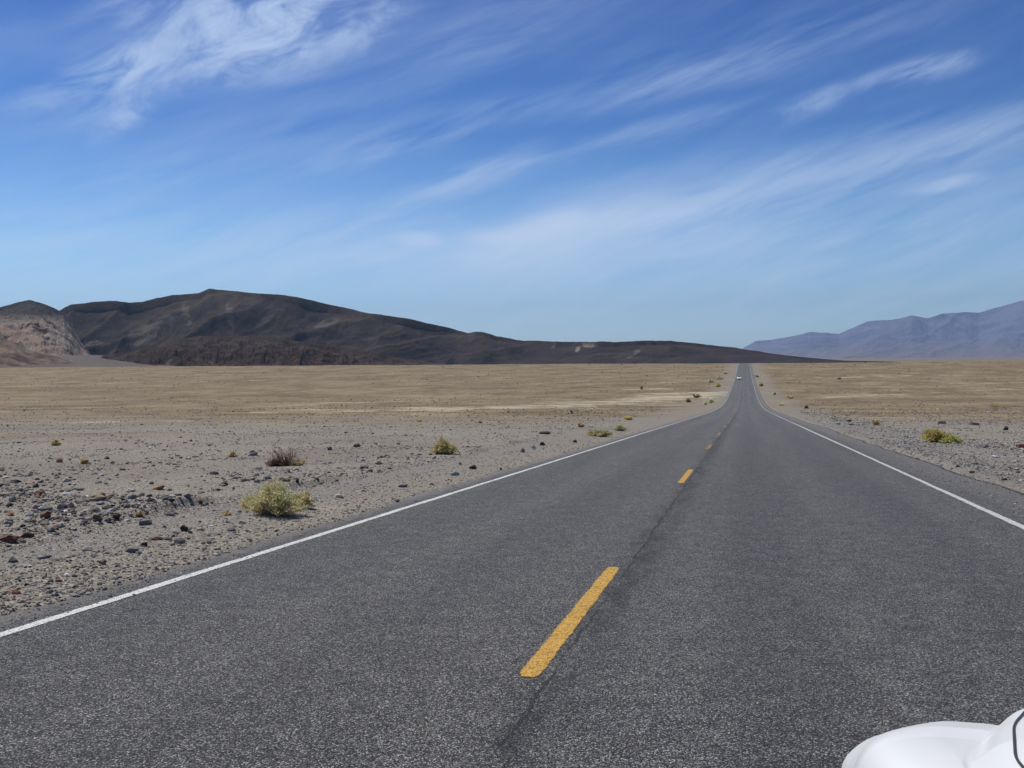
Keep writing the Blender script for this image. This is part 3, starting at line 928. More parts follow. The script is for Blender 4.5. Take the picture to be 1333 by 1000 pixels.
RUST, BRN, DK, GRY, TAN, WHT, LGR, PNK = (.15, .070, .045), (.085, .058, .045), (.035, .033, .035), (.118, .117, .115), (.28, .22, .145), (.50, .475, .43), (.24, .235, .225), (.15, .095, .09)
LG, RGp = 'larger rocks on the left roadside', 'larger rocks on the right roadside'
rocks = [
    (12, 705, 34, 13, RUST, 'flat rust-red rock cut by the left edge of the photo'),
    (34, 699, 22, 7, BRN, 'low brown slab just right of the rust-red rock at the left edge'),
    (61, 675, 15, 12, RUST, 'pointed rust-orange rock standing alone above the grey gravel channel'),
    (93, 661, 12, 9, GRY, 'smooth blue-grey rock above and right of the pointed rust-orange rock'),
    (128, 652, 28, 10, TAN, 'largest tan slab, long and flat, in the stony field at left'),
    (171, 640, 17, 5, WHT, 'long white flat stone right of the largest tan slab'),
    (207, 637, 18, 7, (.32, .16, .08), 'orange-brown flat rock right of the long white stone'),
    (152, 676, 16, 9, BRN, 'dark brown rock half buried in the eroded ledge'),
    (126, 677, 15, 8, (.13, .10, .07), 'olive-brown rock in the ledge left of the dark brown half-buried one'),
    (78, 602, 9, 6, (.28, .14, .10), 'small reddish rock far back between two orange grass tufts'),
    (17, 653, 13, 7, (.20, .19, .16), 'greenish-grey rounded rock near the left edge of the stony field'),
    (48, 648, 11, 7, (.30, .15, .12), 'pink-red rock beside pale grey stones near the left edge'),
    (59, 652, 13, 5, LGR, 'pale grey flat stone touching the pink-red rock'),
    (15, 671, 8, 9, (.30, .17, .10), 'small orange block near the left edge under the greenish-grey rock'),
    (72, 689, 14, 6, (.16, .09, .06), 'brown slab at the lip of the channel below the pointed rust-orange rock'),
    (144, 625, 7, 4, WHT, 'bright white pebble alone in the grey gravel behind the tan slab'),
    (140, 598, 8, 4, (.10, .06, .055), 'small dark rock right of the nearer orange grass tuft'),
    (21, 628, 12, 5, DK, 'dark grey flat rock at far left behind the stony field'),
    (240, 692, 10, 11, DK, 'near-black upright rock on the channel gravel below the eroded ledge'),
    (248, 694, 9, 5, (.09, .075, .065), 'small dark chip leaning on the near-black upright rock'),
    (261, 690, 11, 6, (.40, .34, .28), 'pale tan rock just right of the near-black upright rock'),
    (290, 632, 13, 7, (.10, .085, .075), 'dark brown flat-topped rock left of the large green bush'),
    (203, 703, 18, 6, (.22, .12, .085), 'red-brown flat slab on the berm left of the near-black upright rock'),
    (187, 711, 9, 7, (.07, .045, .04), 'dark chunk left of the red-brown flat slab'),
    (314, 681, 12, 4, (.44, .39, .33), 'pale flat chip on the berm below the large green bush'),
    (406, 659, 10, 5, (.46, .40, .33), 'whitish stone against the right foot of the large green bush'),
    (442, 648, 17, 6, (.46, .39, .30), 'cream slab beside the road right of the large green bush'),
    (58, 727, 20, 5, (.15, .16, .16), 'greenish-grey flat slab lying in the channel near the left edge'),
    (69, 729, 9, 5, (.45, .36, .31), 'pinkish pale stone at the right end of the greenish-grey slab'),
    (134, 735, 11, 7, (.20, .15, .125), 'brown block on the berm between channel and road'),
    (76, 757, 9, 5, (.19, .08, .05), 'small rust chip on the berm above the white line'),
    (20, 773, 13, 6, (.24, .10, .06), 'rust-orange stone close to the white line at far left'),
    (97, 776, 13, 4, (.20, .19, .18), 'grey flat stone near the white line, its pale neighbour on the right'),
    (106, 774, 7, 4, (.48, .42, .36), 'small cream stone at the right end of the grey flat stone by the line'),
    (282, 724, 8, 4, WHT, 'white stone nearest the white line below the large bush'),
    (112, 749, 6, 4, DK, 'tiny black stone above the rust chip on the berm'),
    (616, 611, 10, 6, (.030, .030, .033), 'black block beside the road right of the round yellow-green bush'),
    (592, 619, 13, 6, (.30, .32, .33), 'pale blue-grey slab just left of and nearer than the black block'),
    (652, 612, 5, 3, DK, 'small black stone right of the black block'),
    (599, 605, 7, 4, (.07, .07, .075), 'dark grey stone above the pale blue-grey slab'),
    (565, 597, 7, 5, WHT, 'white stone in front of the left foot of the round bush'),
    (578, 591, 6, 4, (.48, .38, .26), 'tan stone touching the front of the round bush'),
    (681, 589, 8, 7, (.20, .12, .12), 'dusky pink rock in the dark stone row along the road'),
    (695, 584, 8, 5, WHT, 'white rock right of the dusky pink rock'),
    (706, 580, 6, 5, (.035, .035, .038), 'black rock at the right end of the white rock'),
    (748, 576, 6, 4, (.035, .033, .035), 'black stone alone near the long low bush by the road'),
    (711, 565, 18, 4, (.08, .065, .05), 'long dark ledge of rock far back left of the small tan bush'),
    (430, 586, 7, 5, (.06, .06, .065), 'dark rock on the flat behind and right of the dead twiggy bush'),
    (464, 582, 9, 5, (.045, .045, .05), 'black rock in the middle distance left of the round bush'),
    (473, 600, 8, 4, (.42, .42, .41), 'pale grey stone below the black rock in the middle distance'),
    (330, 593, 14, 7, (.10, .105, .12), 'blue-grey boulder left of the dead twiggy bush'),
]
rocks_r = [
    (1280, 583, 17, 5, (.12, .11, .11), 'flat dark slab right of and below the green bush at right'),
    (1309, 560, 7, 7, (.05, .045, .05), 'dark upright rock behind and right of the green bush'),
    (1328, 583, 13, 6, (.24, .11, .09), 'reddish rock cut by the right edge of the photo'),
    (1194, 600, 7, 4, (.04, .04, .042), 'black stone at the crumbled pavement edge'),
    (1142, 549, 9, 4, WHT, 'white block behind the small orange tuft at right'),
    (1091, 553, 6, 4, WHT, 'white stone near the right shoulder in the middle distance'),
    (1105, 549, 6, 4, (.07, .07, .075), 'dark stone right of the white stone by the far right shoulder'),
    (1109, 554, 6, 3, (.09, .085, .085), 'dark stone just nearer than its dark neighbour by the far right shoulder'),
    (1308, 625, 8, 4, (.055, .045, .045), 'dark stone in pale gravel nearest the right edge'),
    (1247, 608, 6, 4, (.08, .08, .085), 'dark grey stone in pale gravel below the green bush'),
    (1267, 553, 15, 4, (.11, .085, .08), 'low brown rock behind the green bush at right'),
    (1226, 552, 14, 4, (.07, .06, .06), 'low dark rock straight behind the green bush at right'),
    (1050, 532, 5, 4, (.10, .05, .045), 'small rust stone beside the far right shoulder'),
    (1170, 583, 6, 4, (.52, .51, .49), 'pale stone left of the green bush near the shoulder'),
    (1295, 596, 9, 5, (.50, .49, .47), 'pale angular rock below the flat dark slab'),
]
for i, (px, py, wp, hp, col, lab) in enumerate(rocks): rock(px, py, wp, hp, col, 900 + i, 'rock', lab, LG)
for i, (px, py, wp, hp, col, lab) in enumerate(rocks_r): rock(px, py, wp, hp, col, 980 + i, 'rock', lab, RGp)


# ------------------------------------------------------------------ bushes
def bush(px, py, wpx, hpx, label, cols, stem_col, n_st, n_leaf, seed, leaf_px=1.0, group='desert shrubs beside the road', dead=False, asym=0.0, name='desert_bush', cat='bush', depth=.8):
    p, dist = at(px, py)
    w_, h_ = wpx / F * dist, hpx / F * dist
    pxm = dist / F
    rg = np.random.default_rng(seed)
    root = bpy.data.objects.new(name, None)
    root.location = (p.x, p.y, p.z - .01); root.empty_display_size = .1
    link(root)
    tag(root, label, cat, group)
    # stems: curved ribbons with three sides
    SV, SF, SC = [], [], []
    tips = []

    def tube(P_, r0, r1, col):
        b0 = len(SV)
        m = len(P_)
        for j, q in enumerate(P_):
            r = r0 + (r1 - r0) * j / (m - 1)
            for k in range(3):
                an = k * 2.0944
                SV.append((q[0] + r * math.cos(an), q[1] + r * math.sin(an), q[2] + (r * .4 * math.cos(an * 2))))
                SC.append(col)
        for j in range(m - 1):
            for k in range(3):
                k2 = (k + 1) % 3
                SF.append((b0 + j * 3 + k, b0 + j * 3 + k2, b0 + j * 3 + 3 + k2, b0 + j * 3 + 3 + k))

    lob = rg.uniform(0, 6.28, 4)
    for i in range(n_st):
        az_ = rg.uniform(0, 2 * math.pi)
        q = rg.random() ** .62
        lobe = 1 + .16 * math.sin(2 * az_ + lob[0]) + .13 * math.sin(3 * az_ + lob[1])
        ex = math.cos(az_) * q * w_ * .5 * lobe
        ey = math.sin(az_) * q * w_ * .5 * depth * lobe
        top = h_ * math.sqrt(max(.03, 1 - q * q * .93)) * rg.uniform(.72, 1.08) * (1 + .2 * math.sin(ex / w_ * 9 + lob[2])) * (1 + asym * ex / w_ * 2)
        if dead: top *= rg.uniform(.35, 1.1)
        b0 = Vector((rg.normal(0, w_ * .05), rg.normal(0, w_ * .05), 0))
        e0 = Vector((ex, ey, top * rg.uniform(.6, 1)))
        c0 = b0.lerp(e0, .45) + Vector((ex * .15, ey * .15, top * .02)) + Vector(rg.normal(0, w_ * .02, 3))
        pts = []
        for j in range(6):
            t = j / 5
            pts.append(b0 * (1 - t) ** 2 + c0 * 2 * t * (1 - t) + e0 * t * t + Vector(rg.normal(0, w_ * .010, 3)) * (j > 0))
        thick = pxm * (.42 if dead else .30)
        tube(pts, thick, thick * .35, np.array(stem_col) * rg.uniform(.7, 1.25))
        tips.append(pts)
        if dead or i % 2 == 0:
            for _ in range(4 if dead else 2):
                j = rg.integers(2, 5)
                s0 = Vector(pts[j]); dr = Vector(rg.normal(0, 1, 3)); dr.z = abs(dr.z) * .9
                ln = h_ * rg.uniform(.12, .35)
                s1 = s0 + dr.normalized() * ln
                mid_ = s0.lerp(s1, .5) + Vector(rg.normal(0, ln * .12, 3))
                tube([s0, mid_, s1], thick * .55, thick * .2, np.array(stem_col) * rg.uniform(.8, 1.3))
    o = npmesh('stems', np.array(SV), np.array(SF), M_LEAF, root, cols=np.array(SC))
    # foliage: narrow curled blades along the outer half of each stem
    if n_leaf:
        T = np.array([[list(q) for q in pt] for pt in tips])        # (n_st,6,3)
        n = n_leaf
        si = rg.integers(0, n_st, n)
        u = (1 - rg.random(n) ** 1.5 * .85) * 4.999
        j = u.astype(int); f_ = (u - j)[:, None]
        base = T[si, j] * (1 - f_) + T[si, j + 1] * f_
        base = base + rg.normal(0, 1, (n, 3)) * np.array([w_, w_, h_]) * .030
        base[:, 2] = np.abs(base[:, 2]) + .003
        out = base / np.maximum(np.linalg.norm(base, axis=1, keepdims=True), 1e-5)
        d = out * .8 + rg.normal(0, .65, (n, 3)); d[:, 2] += .35
        d /= np.linalg.norm(d, axis=1, keepdims=True)
        ln = pxm * leaf_px * rg.uniform(1.6, 4.2, (n, 1)); wd_ = pxm * leaf_px * rg.uniform(.28, .62, (n, 1))
        side = np.cross(d, rg.normal(0, 1, (n, 3))); side /= np.maximum(np.linalg.norm(side, axis=1, keepdims=True), 1e-5)
        A_ = base - side * wd_; B_ = base + side * wd_
        mdl = base + d * ln * .55
        C_ = mdl + side * wd_ * 1.1; D_ = mdl - side * wd_ * 1.1
        tip = base + d * ln + np.cross(d, side) * ln * .18
        V = np.stack([A_, B_, C_, D_, tip], 1).reshape(-1, 3)
        k = np.arange(n)[:, None] * 5
        Fq = np.concatenate([k + [[0, 1, 2]], k + [[0, 2, 3]], k + [[3, 2, 4]]], 0)
        # colour varies from sprig to sprig: each stem has its own hue, patches of dried ones
        cols_ = np.array(cols)
        patch = fbm(base[:, 0] / w_ * 5 + seed, base[:, 1] / w_ * 5 + base[:, 2] / w_ * 6, 3, seed)
        q = np.clip(.5 + patch * 1.3 + rg.normal(0, .18, n), 0, .999) * (len(cols_) - 1)
        qi = q.astype(int); qf = (q - qi)[:, None]
        cc = (cols_[qi] * (1 - qf) + cols_[qi + 1] * qf) * rg.uniform(.72, 1.3, (n, 1))
        npmesh('foliage', V, Fq, M_LEAF, root, smooth=False, cols=np.repeat(cc, 5, 0))
    return root


GRN, OLV, STR, ORG, YEL = (.56, .55, .30), (.56, .53, .28), (.66, .56, .33), (.62, .43, .21), (.68, .57, .22)
TW = (.32, .21, .13)
bush(354, 669, 92, 40, 'large pale green and straw bush at the channel edge, biggest bush in view', [GRN, OLV, GRN, STR, ORG], (.40, .32, .20), 320, 13500, 1, .95)
bush(391, 661, 36, 24, 'small orange-green bush grown into the right of the biggest green bush', [GRN, OLV, ORG], (.42, .32, .18), 110, 4200, 2, .95)
bush(372, 606, 48, 36, 'leafless dark twiggy bush standing behind the large green bush', [TW, TW], TW, 70, 0, 3, dead=True)
bush(358, 607, 24, 10, 'low dark dead bush at the left foot of the twiggy bush', [TW, (.10, .08, .06)], (.09, .07, .055), 60, 700, 4, .9)
bush(388, 606, 24, 7, 'thin dry orange grass patch right of the leafless twiggy bush', [ORG, STR], (.38, .26, .14), 40, 900, 5, .9, cat='grass tuft', name='grass_tuft')
bush(579, 591, 37, 18, 'round yellow-green bush, alone midway along the left roadside', [(.44, .40, .18), STR, OLV, (.58, .46, .22)], (.36, .28, .14), 200, 8000, 6, .85)
bush(781, 568, 38, 9, 'long low green and gold bush beside the left white line', [OLV, (.40, .31, .12), GRN], (.32, .25, .12), 120, 3600, 7, .75)
bush(807, 561, 15, 8, 'rounded grey-green bush touching the right end of the long low bush', [GRN, OLV], (.28, .24, .12), 60, 1800, 8, .75)
bush(756, 556, 10, 6, 'small round tan bush left of the long low bush', [ORG, STR], (.40, .28, .14), 40, 900, 9, .75)
bush(817, 547, 13, 5, 'small straw bush above the rounded grey-green bush', [STR, YEL], (.36, .28, .14), 40, 900, 10, .75)
bush(1224, 576, 42, 17, 'long yellow-green bush on the right roadside', [(.54, .52, .19), (.60, .42, .17), (.52, .49, .18)], (.32, .22, .10), 210, 8000, 11, .9, asym=-.25)
bush(1240, 577, 26, 9, 'low green sprawl at the right end of the long yellow-green bush', [(.46, .48, .17), (.52, .49, .18)], (.30, .22, .10), 70, 2400, 12, .85)
bush(1140, 553, 9, 6, 'small orange tuft on the right roadside in front of a white block', [ORG, (.50, .33, .12)], (.42, .26, .10), 40, 900, 13, .8, name='grass_tuft', cat='grass tuft')
GT = 'small dry grass tufts on the gravel'
for k, (px, py, w0, h0, lab) in enumerate([
        (73, 580, 12, 8, 'orange grass tuft farthest left on the gravel flat'),
        (110, 604, 11, 8, 'orange grass tuft nearer and right of the farthest left one'),
        (303, 595, 12, 7, 'orange grass tuft left of the blue-grey boulder'),
        (295, 671, 13, 7, 'faded straw tuft left of the large green bush'),
        (182, 673, 12, 8, 'straw tuft growing in the eroded ledge'),
        (14, 672, 6, 5, 'tiny orange tuft by the left edge of the photo')]):
    bush(px, py, w0, h0, lab, [ORG, STR], (.42, .28, .15), 60, 1100, 30 + k, .75, group=GT, name='grass_tuft', cat='grass tuft')
RB = 'roadside bushes in the dip'
for k, (px, py, w0, h0, cl_, lab) in enumerate([
        (925, 525, 12, 8, [YEL, OLV], 'yellow-green bush closest to the white line in the dip'),
        (918, 527, 6, 4, [YEL, STR], 'small yellow bush at the left foot of the yellow-green one in the dip'),
        (907, 518, 13, 6, [(.15, .12, .08), (.20, .16, .10)], 'dark brown bush left of the road in the dip'),
        (896, 524, 7, 6, [(.30, .22, .12), (.22, .17, .10)], 'rusty brown bush farthest left in the dip'),
        (934, 504, 11, 6, [YEL, (.38, .28, .13)], 'golden bush farther up the left verge'),
        (925, 498, 7, 4, [(.24, .18, .10), STR], 'brown bush left of the golden one'),
        (937, 494, 10, 3.5, [(.26, .20, .12), STR], 'long brown bush high on the left verge'),
        (945, 487, 6, 2.5, [(.28, .22, .12), STR], 'faint brown bush near the crest on the left verge'),
        (1016, 528, 11, 4, [YEL, OLV], 'yellow-green bush right of the road in the dip'),
        (1029, 519, 10, 5, [OLV, (.20, .15, .08)], 'olive bush over dark stones right of the road'),
        (991, 503, 6, 6, [ORG, (.34, .24, .14)], 'orange-brown bush on the right verge past the dip'),
        (985, 491, 6, 3, [OLV, (.26, .22, .14)], 'dull olive bush higher on the right verge'),
        (1008, 514, 6, 4, [OLV, STR], 'pale olive bush between the right verge bushes'),
        (625, 551, 5, 4, [STR, (.28, .22, .14)], 'small faded bush alone on the brown flat left of centre'),
        (546, 549, 10, 4, [ORG, (.30, .22, .15)], 'low russet bush on the brown flat behind the round bush'),
        (1295, 530, 10, 5, [ORG, (.30, .22, .16)], 'russet bush on the brown flat at far right'),
        (1092, 494, 5, 3, [(.22, .18, .12), OLV], 'faint olive bush on the far plain right of the road'),
        (835, 507, 4, 5, [OLV, (.2, .17, .1)], 'upright olive bush on the far plain left of the road')]):
    bush(px, py, w0, h0 * .9, lab, [tuple(min(.75, q * 1.55) for q in c_) for c_ in cl_], (.36, .28, .17), 26, 420, 60 + k, .55, group=RB)


# ------------------------------------------------------------------ cars
def paint(t, b):
    g = t.node('ShaderNodeTexCoord').outputs['Object']
    n = t.noise(g, 2.0, 5, .6); n2 = t.noise(g, 140.0, 3, .6)
    c = t.mix(t.ramp(n, .3, .7), (.84, .86, .89), (.88, .90, .92))
    c = t.mix(t.ramp(t.vor(g, 5.5, 0), .035, .022, 0, .8), c, (.05, .035, .02))     # squashed insects, grit
    c = t.mix(t.ramp(n2, .62, .8, 0, .12), c, (.45, .40, .33))
    t.set(b.inputs['Base Color'], c)
    b.inputs['Coat Weight'].default_value = .5
    b.inputs['Coat Roughness'].default_value = .12


M_PAINT = material('white car paint', paint, .35, .4)
M_RUB = flat_mat('black rubber', (.022, .022, .023), .8, .3)
M_PLAS = flat_mat('black trim', (.03, .03, .032), .5, .4)
M_GLASS = flat_mat('tinted car glass', (.02, .025, .028), .04, .9)
M_CHR = flat_mat('alloy', (.55, .55, .57), .25, .5, 1.0)
M_LENS = flat_mat('clear lamp lens', (.55, .57, .60), .05, .8)
M_AMB = flat_mat('amber lens', (.6, .22, .03), .1, .6)
M_RED = flat_mat('red lens', (.35, .02, .02), .12, .6)
M_PLATE = flat_mat('number plate', (.6, .62, .66), .5, .3)
M_SEAT = flat_mat('grey seat cloth', (.12, .12, .13), .9, .2)
HALF, FRONT, REAR = .88, 2.32, -2.25


def car(loc, heading, label, name='car', group=None, pitch=0.0):
    root = bpy.data.objects.new(name, None); link(root)
    tag(root, label, 'car', group)
    root.rotation_euler = (pitch, 0, heading); root.location = loc
    # body: rows of stations along the car; columns from sill, up the side, over the wing, to the centre of the bonnet
    def hull_w(y):
        f_ = np.clip((y - 1.35) / (FRONT - 1.35), 0, 1); r_ = np.clip((-1.5 - y) / (1.5 + REAR * -1 - 1.5 + .0), 0, 1)
        r_ = np.clip((-1.5 - y) / .75, 0, 1)
        return HALF * (1 - .05 * f_ ** 2.6 - .14 * np.clip((y - 2.16) / .16, 0, 1) ** 1.6 - .12 * r_ ** 2.4)

    def deck(y):         # height of the wing line
        a = np.interp(y, [-2.25, -2.15, -1.6, -.9, .9, 1.25, 1.6, 1.82, 2.0, 2.15, 2.25, 2.32],
                      [.60, .90, 1.00, .99, .965, .925, .872, .838, .795, .735, .655, .53])
        return a

    def crown(y):        # extra height of the bonnet over the wing
        return np.interp(y, [-2.25, -2.0, -1.2, .9, 1.3, 1.8, 2.08, 2.2, 2.32], [.0, .03, .03, .035, .045, .06, .055, .035, .01])

    ysn = np.concatenate([np.linspace(REAR, -1.9, 8), np.linspace(-1.8, 1.2, 31), np.linspace(1.22, 2.32, 120)])

    def half(y):
        w0 = float(hull_w(y)); d0 = float(deck(y)) - .018 * float(np.clip((y - 1.2) / .5, 0, 1)); c0 = float(crown(y))
        kk = float(np.clip((y - .9) / 1.2, 0, 1))
        cx = float(np.interp(y, [-2.25, .9, 1.05, 1.25, 1.45, 1.65, 1.85, 2.05, 2.2, 2.32], [.70, .765, .765, .757, .728, .675, .61, .55, .495, .45]))    # crease between wing and bonnet
        pts = [(w0 * .93, .20), (w0 * .985, .26), (w0 * 1.0, .36), (w0 * 1.005, .50), (w0 * 1.0, .60 if d0 > .7 else d0 * .86)]
        lim = pts[-1][1]
        wd = float(np.clip((y - 1.7) / .35, 0, 1)); wd = wd * wd * (3 - 2 * wd)
        sh = [(a_ * (1 - wd) + c_ * wd, b_ * (1 - wd) + d_ * wd) for (a_, b_), (c_, d_) in zip(
            [(.997, .50), (.988, .70), (.972, .83), (.952, .91), (.928, .96), (.90, .985)],
            [(.993, .30), (.972, .52), (.935, .74), (.905, .83), (.865, .90), (.82, .965)])]
        for fx, fz in sh: pts.append((w0 * fx, lim + (d0 - lim) * fz))
        xs_ = np.linspace(max(cx + .027, w0 * (.855 - .075 * wd)), cx + .022, 4)
        for q in xs_: pts.append((q, d0 + .002))
        pts += [(cx + .016, d0 - .001), (cx + .004, d0 + .004), (cx - .010, d0 + c0 * .35), (cx - .027, d0 + c0 * .62), (cx - .055, d0 + c0 * .84)]
        for q in (.85, .7, .5, .3, .12, 0):
            x_ = (cx - .055) * q
            pts.append((x_, d0 + c0 * (.86 + .24 * (1 - q ** 2)) * 1.0 + .012 * (1 - q * q)))
        return pts

    rows = []
    for y in ysn:
        hp = half(float(y))
        row = [(-a, y, b_) for a, b_ in hp] + [(a, y, b_) for a, b_ in hp[::-1][1:]]
        rows.append(row)
    arr = np.array(rows)
    # wheel arches: push the lower side up to the arch line
    nrow, ncol = arr.shape[:2]
    for yc in (1.36, -1.30):
        for i in range(nrow):
            dy = abs(arr[i, 0, 1] - yc)
            if dy < .36:
                az_ = .31 + math.sqrt(.36 ** 2 - dy * dy)
                for j in list(range(0, 6)) + list(range(ncol - 6, ncol)):
                    arr[i, j, 2] = max(arr[i, j, 2], az_ - .0 + (0.004 * j if j < 8 else 0))
    V = arr.reshape(-1, 3); Fq = grid_faces(nrow, ncol)
    # front fascia: close the nose with a rounded bumper, tail likewise
    def cap(row, sgn):
        c = np.array(row); ctr = np.array([0, c[0, 1], .42]); rings = [c]
        for k_, (s_k, off) in enumerate(((.985, .012), (.95, .03), (.88, .045), (.6, .06), (.25, .066), (.02, .068))):
            q = ctr + (c - ctr) * s_k; q[:, 1] = c[:, 1] + sgn * off; rings.append(q)
        return np.array(rings)
    V2 = cap(arr[-1], 1); V3 = cap(arr[0], -1)
    F2 = grid_faces(V2.shape[0], ncol) + len(V); F3 = grid_faces(V3.shape[0], ncol)[:, ::-1] + len(V) + V2.shape[0] * ncol
    npmesh('body', np.concatenate([V, V2.reshape(-1, 3), V3.reshape(-1, 3)]), np.concatenate([Fq, F2, F3]), M_PAINT, root)
    bo = root.children[0]
    sm = bo.modifiers.new('smooth', 'SUBSURF'); sm.levels = 1; sm.render_levels = 1

    def mk(nm, bm, mat, par=root, sm=True):
        me = bpy.data.meshes.new(nm); bm.to_mesh(me); bm.free()
        for p_ in me.polygons: p_.use_smooth = sm
        me.materials.append(mat)
        return link(bpy.data.objects.new(nm, me), par)

    def tube3(nm, P_, r, mat, par=root, seg=6):
        bm = bmesh.new(); rings = []
        for i, q in enumerate(P_):
            q = Vector(q); a = Vector(P_[max(0, i - 1)]); b_ = Vector(P_[min(len(P_) - 1, i + 1)])
            d = (b_ - a).normalized(); s1 = d.cross(Vector((0, 0, 1)) if abs(d.z) < .9 else Vector((1, 0, 0))).normalized(); s2 = d.cross(s1)
            rings.append([bm.verts.new(q + (s1 * math.cos(k * 2 * math.pi / seg) + s2 * math.sin(k * 2 * math.pi / seg)) * r) for k in range(seg)])
        for r1_, r2_ in zip(rings[:-1], rings[1:]):
            for k in range(seg): bm.faces.new((r1_[k], r1_[(k + 1) % seg], r2_[(k + 1) % seg], r2_[k]))
        bm.faces.new(rings[0][::-1]); bm.faces.new(rings[-1])
        return mk(nm, bm, mat, par)

    def surf(x_, y_):      # height of the body at x,y
        hp = half(y_); xs_ = [a for a, _ in hp][::-1]; zs_ = [b_ for _, b_ in hp][::-1]
        return float(np.interp(abs(x_), xs_, zs_))
    # shut line of the bonnet, wider towards the windscreen
    for sx in (-1, 1):
        line = []
        for y_ in np.linspace(2.19, 1.02, 90):
            x_ = float(np.mean([np.interp(y_ + dd, [1.02, 1.1, 1.2, 1.3, 1.4, 1.5, 1.6, 1.7, 1.8, 1.95, 2.1, 2.2], [.735, .733, .728, .718, .695, .672, .648, .615, .575, .51, .44, .39]) for dd in (-.04, -.02, 0, .02, .04)]))
            line.append((sx * x_, y_, surf(x_, y_) + .001))
        tube3('bonnet_gap', line, .002, M_PLAS, bo)
    # cabin: windscreen, side glass, roof, pillars
    def cabin_pt(x_, y_, z_): return (x_, y_, z_)
    roof_y = np.array([1.02, .62, .25, -.3, -.85, -1.2, -1.65]); roof_z = np.array([.955, 1.19, 1.36, 1.41, 1.37, 1.26, 1.02]); roof_w = np.array([.72, .64, .57, .56, .56, .58, .64])
    yy_ = np.linspace(1.02, -1.65, 40)
    zz_ = np.interp(yy_, roof_y[::-1], roof_z[::-1]); ww_ = np.interp(yy_, roof_y[::-1], roof_w[::-1])
    kk_ = np.hanning(7) / np.hanning(7).sum(); sm_ = lambda a: np.convolve(np.pad(a, 3, mode='edge'), kk_, mode='valid')
    zz_, ww_ = sm_(zz_), sm_(ww_)
    us = np.linspace(-1, 1, 15)
    def shell(nm, i0, i1, mat, lift=0.0, wk=1.0):
        V_ = []
        for i in range(i0, i1 + 1):
            for u_ in us:
                V_.append((ww_[i] * u_ * wk, yy_[i], zz_[i] + .045 * (1 - u_ * u_) - .03 * abs(u_) ** 6 + lift))
        return npmesh(nm, np.array(V_), grid_faces(i1 - i0 + 1, 15)[:, ::-1], mat, root)
    shell('windscreen', 0, 12, M_GLASS, 0, .93)
    shell('roof', 12, 29, M_PAINT, .003)
    shell('rear_window', 29, 39, M_GLASS, 0, .93)
    for sx in (-1, 1):
        V_ = []
        for i in range(2, 37):
            zt = zz_[i] - .03
            for q in (0, .5, 1):
                zb_ = .955
                V_.append((sx * (ww_[i] * q + (.80) * (1 - q)), yy_[i], zb_ + (zt - zb_) * q))
        npmesh('side_window', np.array(V_), grid_faces(35, 3) if sx > 0 else grid_faces(35, 3)[:, ::-1], M_GLASS, root)
        tube3('pillar', [(sx * ww_[i], yy_[i], zz_[i] - .025) for i in range(0, 40)], .028, M_PAINT, root, 8)
        tube3('pillar', [(sx * .80, -.18, .96), (sx * (ww_[18] + .01), -.12, zz_[18] - .03)], .03, M_PLAS, root, 8)
        # door shut lines, handle, sill, mirror
        tube3('door_gap', [(sx * .884, .78, .32), (sx * .884, .82, .6), (sx * .872, .80, .9), (sx * .80, .78, .955)], .004, M_PLAS, bo)
        tube3('door_gap', [(sx * .884, -.30, .32), (sx * .884, -.28, .6), (sx * .872, -.3, .9), (sx * .80, -.3, .97)], .004, M_PLAS, bo)
        tube3('door_handle', [(sx * .885, -.02, .80), (sx * .91, -.04, .80), (sx * .91, -.16, .80), (sx * .885, -.18, .80)], .012, M_PAINT, root)
        tube3('side_trim', [(sx * .889, 1.0, .52), (sx * .891, 0, .53), (sx * .888, -.92, .53)], .016, M_PLAS, root)
        bm = bmesh.new(); bmesh.ops.create_uvsphere(bm, u_segments=20, v_segments=12, radius=1)
        for v in bm.verts: v.co = Vector((v.co.x * .095, (v.co.y * .07 if v.co.y > 0 else v.co.y * .02), v.co.z * .062))
        mo = mk('wing_mirror', bm, M_PAINT); mo.location = (sx * .965, .60, 1.0)
        bm = bmesh.new(); bmesh.ops.create_circle(bm, cap_ends=True, segments=24, radius=1)
        for v in bm.verts: v.co = Vector((v.co.x * .08, -.0215, v.co.y * .05))
        mk('mirror_glass', bm, M_CHR, mo, False)
        # wheels
        for yc in (1.36, -1.30):
            bm = bmesh.new(); prof = [(.20, -.09), (.27, -.10), (.305, -.085), (.315, -.05), (.315, .05), (.305, .085), (.27, .10), (.20, .09)]
            rings = []
            for k in range(36):
                a = k * math.pi / 18
                rings.append([bm.verts.new((h_, r_ * math.cos(a), r_ * math.sin(a))) for r_, h_ in prof])
            for k in range(36):
                A1, B1 = rings[k], rings[(k + 1) % 36]
                for j in range(len(prof)): bm.faces.new((A1[j], B1[j], B1[(j + 1) % 8], A1[(j + 1) % 8]))
            wh = bpy.data.objects.new('wheel', None); link(wh, root); wh.location = (sx * .77, yc, .315); wh.empty_display_size = .1
            mk('tyre', bm, M_RUB, wh)
            bm = bmesh.new()
            bmesh.ops.create_cone(bm, cap_ends=True, segments=32, radius1=.205, radius2=.205, depth=.10, matrix=Matrix.Rotation(math.pi / 2, 4, 'Y'))
            for k in range(5):
                a = k * 2 * math.pi / 5
                bmesh.ops.create_cube(bm, size=1, matrix=Matrix.Rotation(a, 4, 'X') @ Matrix.Translation((sx * .06, 0, .11)) @ Matrix.Diagonal((.035, .045, .17, 1)))
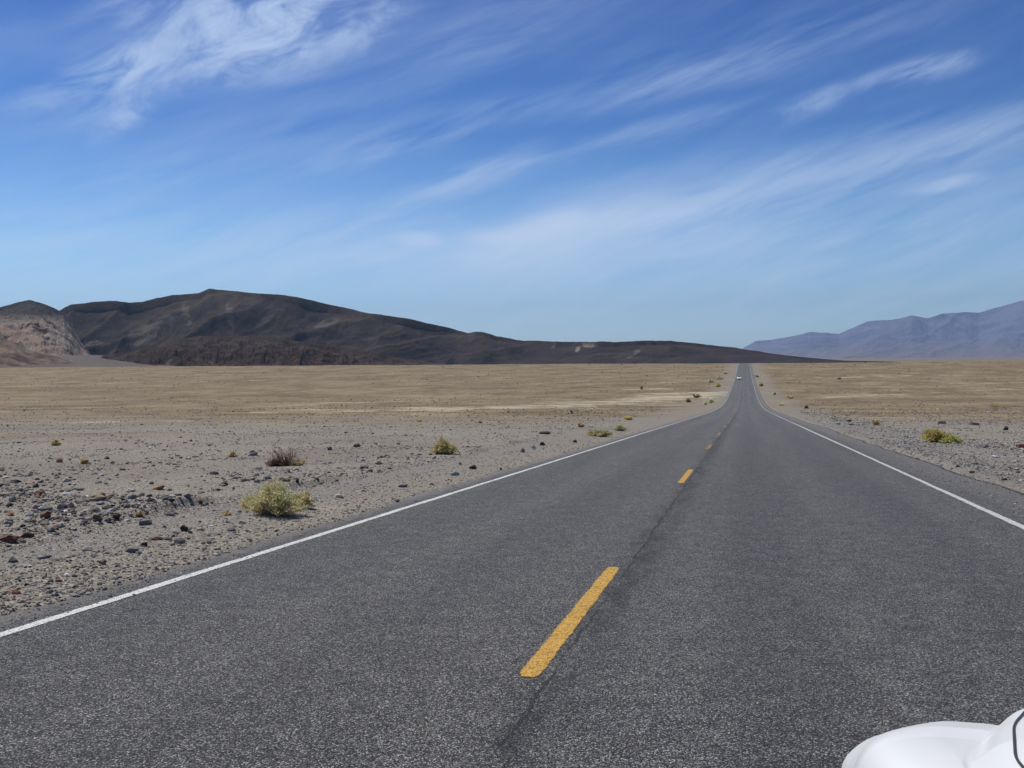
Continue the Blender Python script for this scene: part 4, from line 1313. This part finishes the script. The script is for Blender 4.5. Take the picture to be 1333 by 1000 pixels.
            bmesh.ops.create_cone(bm, cap_ends=True, segments=20, radius1=.045, radius2=.035, depth=.05, matrix=Matrix.Translation((sx * .075, 0, 0)) @ Matrix.Rotation(math.pi / 2 * sx, 4, 'Y'))
            mk('rim', bm, M_CHR, wh, False)
    # lamps, grille, bumper slots, plates
    def panel(nm, x0, x1, z0, z1, sgn, mat, par=root, bulge=.012, off=0.0, cx_=0):
        V_ = []; n_ = 14
        for i in range(n_):
            for j in range(7):
                u_, v_ = i / (n_ - 1), j / 6
                x_ = x0 + (x1 - x0) * u_; z_ = z0 + (z1 - z0) * v_
                yb = FRONT if sgn > 0 else REAR
                # follow the rounding of the nose in plan
                yv = yb + sgn * (.055 - .17 * (abs(x_) / .74) ** 6 * 1.0) - sgn * max(0, (z_ - .47)) * (.42 if sgn > 0 else .1)
                V_.append((x_, yv + sgn * (bulge * math.sin(math.pi * u_) * math.sin(math.pi * v_) + off), z_))
        return npmesh(nm, np.array(V_), grid_faces(n_, 7) if sgn > 0 else grid_faces(n_, 7)[:, ::-1], mat, par)
    for sx in (-1, 1):
        a, b_ = sorted((sx * .36, sx * .66))
        hl = panel('headlight', a, b_, .50, .60, 1, M_LENS, off=.012)
        panel('indicator', *sorted((sx * .60, sx * .66)), .515, .585, 1, M_AMB, hl, off=.02)
        panel('tail_light', *sorted((sx * .46, sx * .74)), .62, .76, -1, M_RED, off=.07)
    panel('grille', -.30, .30, .50, .575, 1, M_PLAS, off=.014)
    panel('air_intake', -.55, .55, .24, .34, 1, M_PLAS, off=.02)
    panel('number_plate', -.155, .155, .375, .445, 1, M_PLATE, off=.022)
    panel('number_plate', -.155, .155, .62, .73, -1, M_PLATE, off=.075)
    panel('underside', -.7, .7, .20, .24, 1, M_PLAS, off=.0)
    return root


PS = math.atan(SL)
car((1.045, 0.0, 0.0), 0.0, 'white car nose with rounded wing cut by the lower right corner of the photo', pitch=-PS)
YC = 432.0
sl2 = float((zr(YC + 3) - zr(YC - 3)) / 6)
car((-2.45, YC, float(zr(YC))), math.pi, 'small white car far ahead, oncoming in the left lane', pitch=math.atan(sl2) * -1)
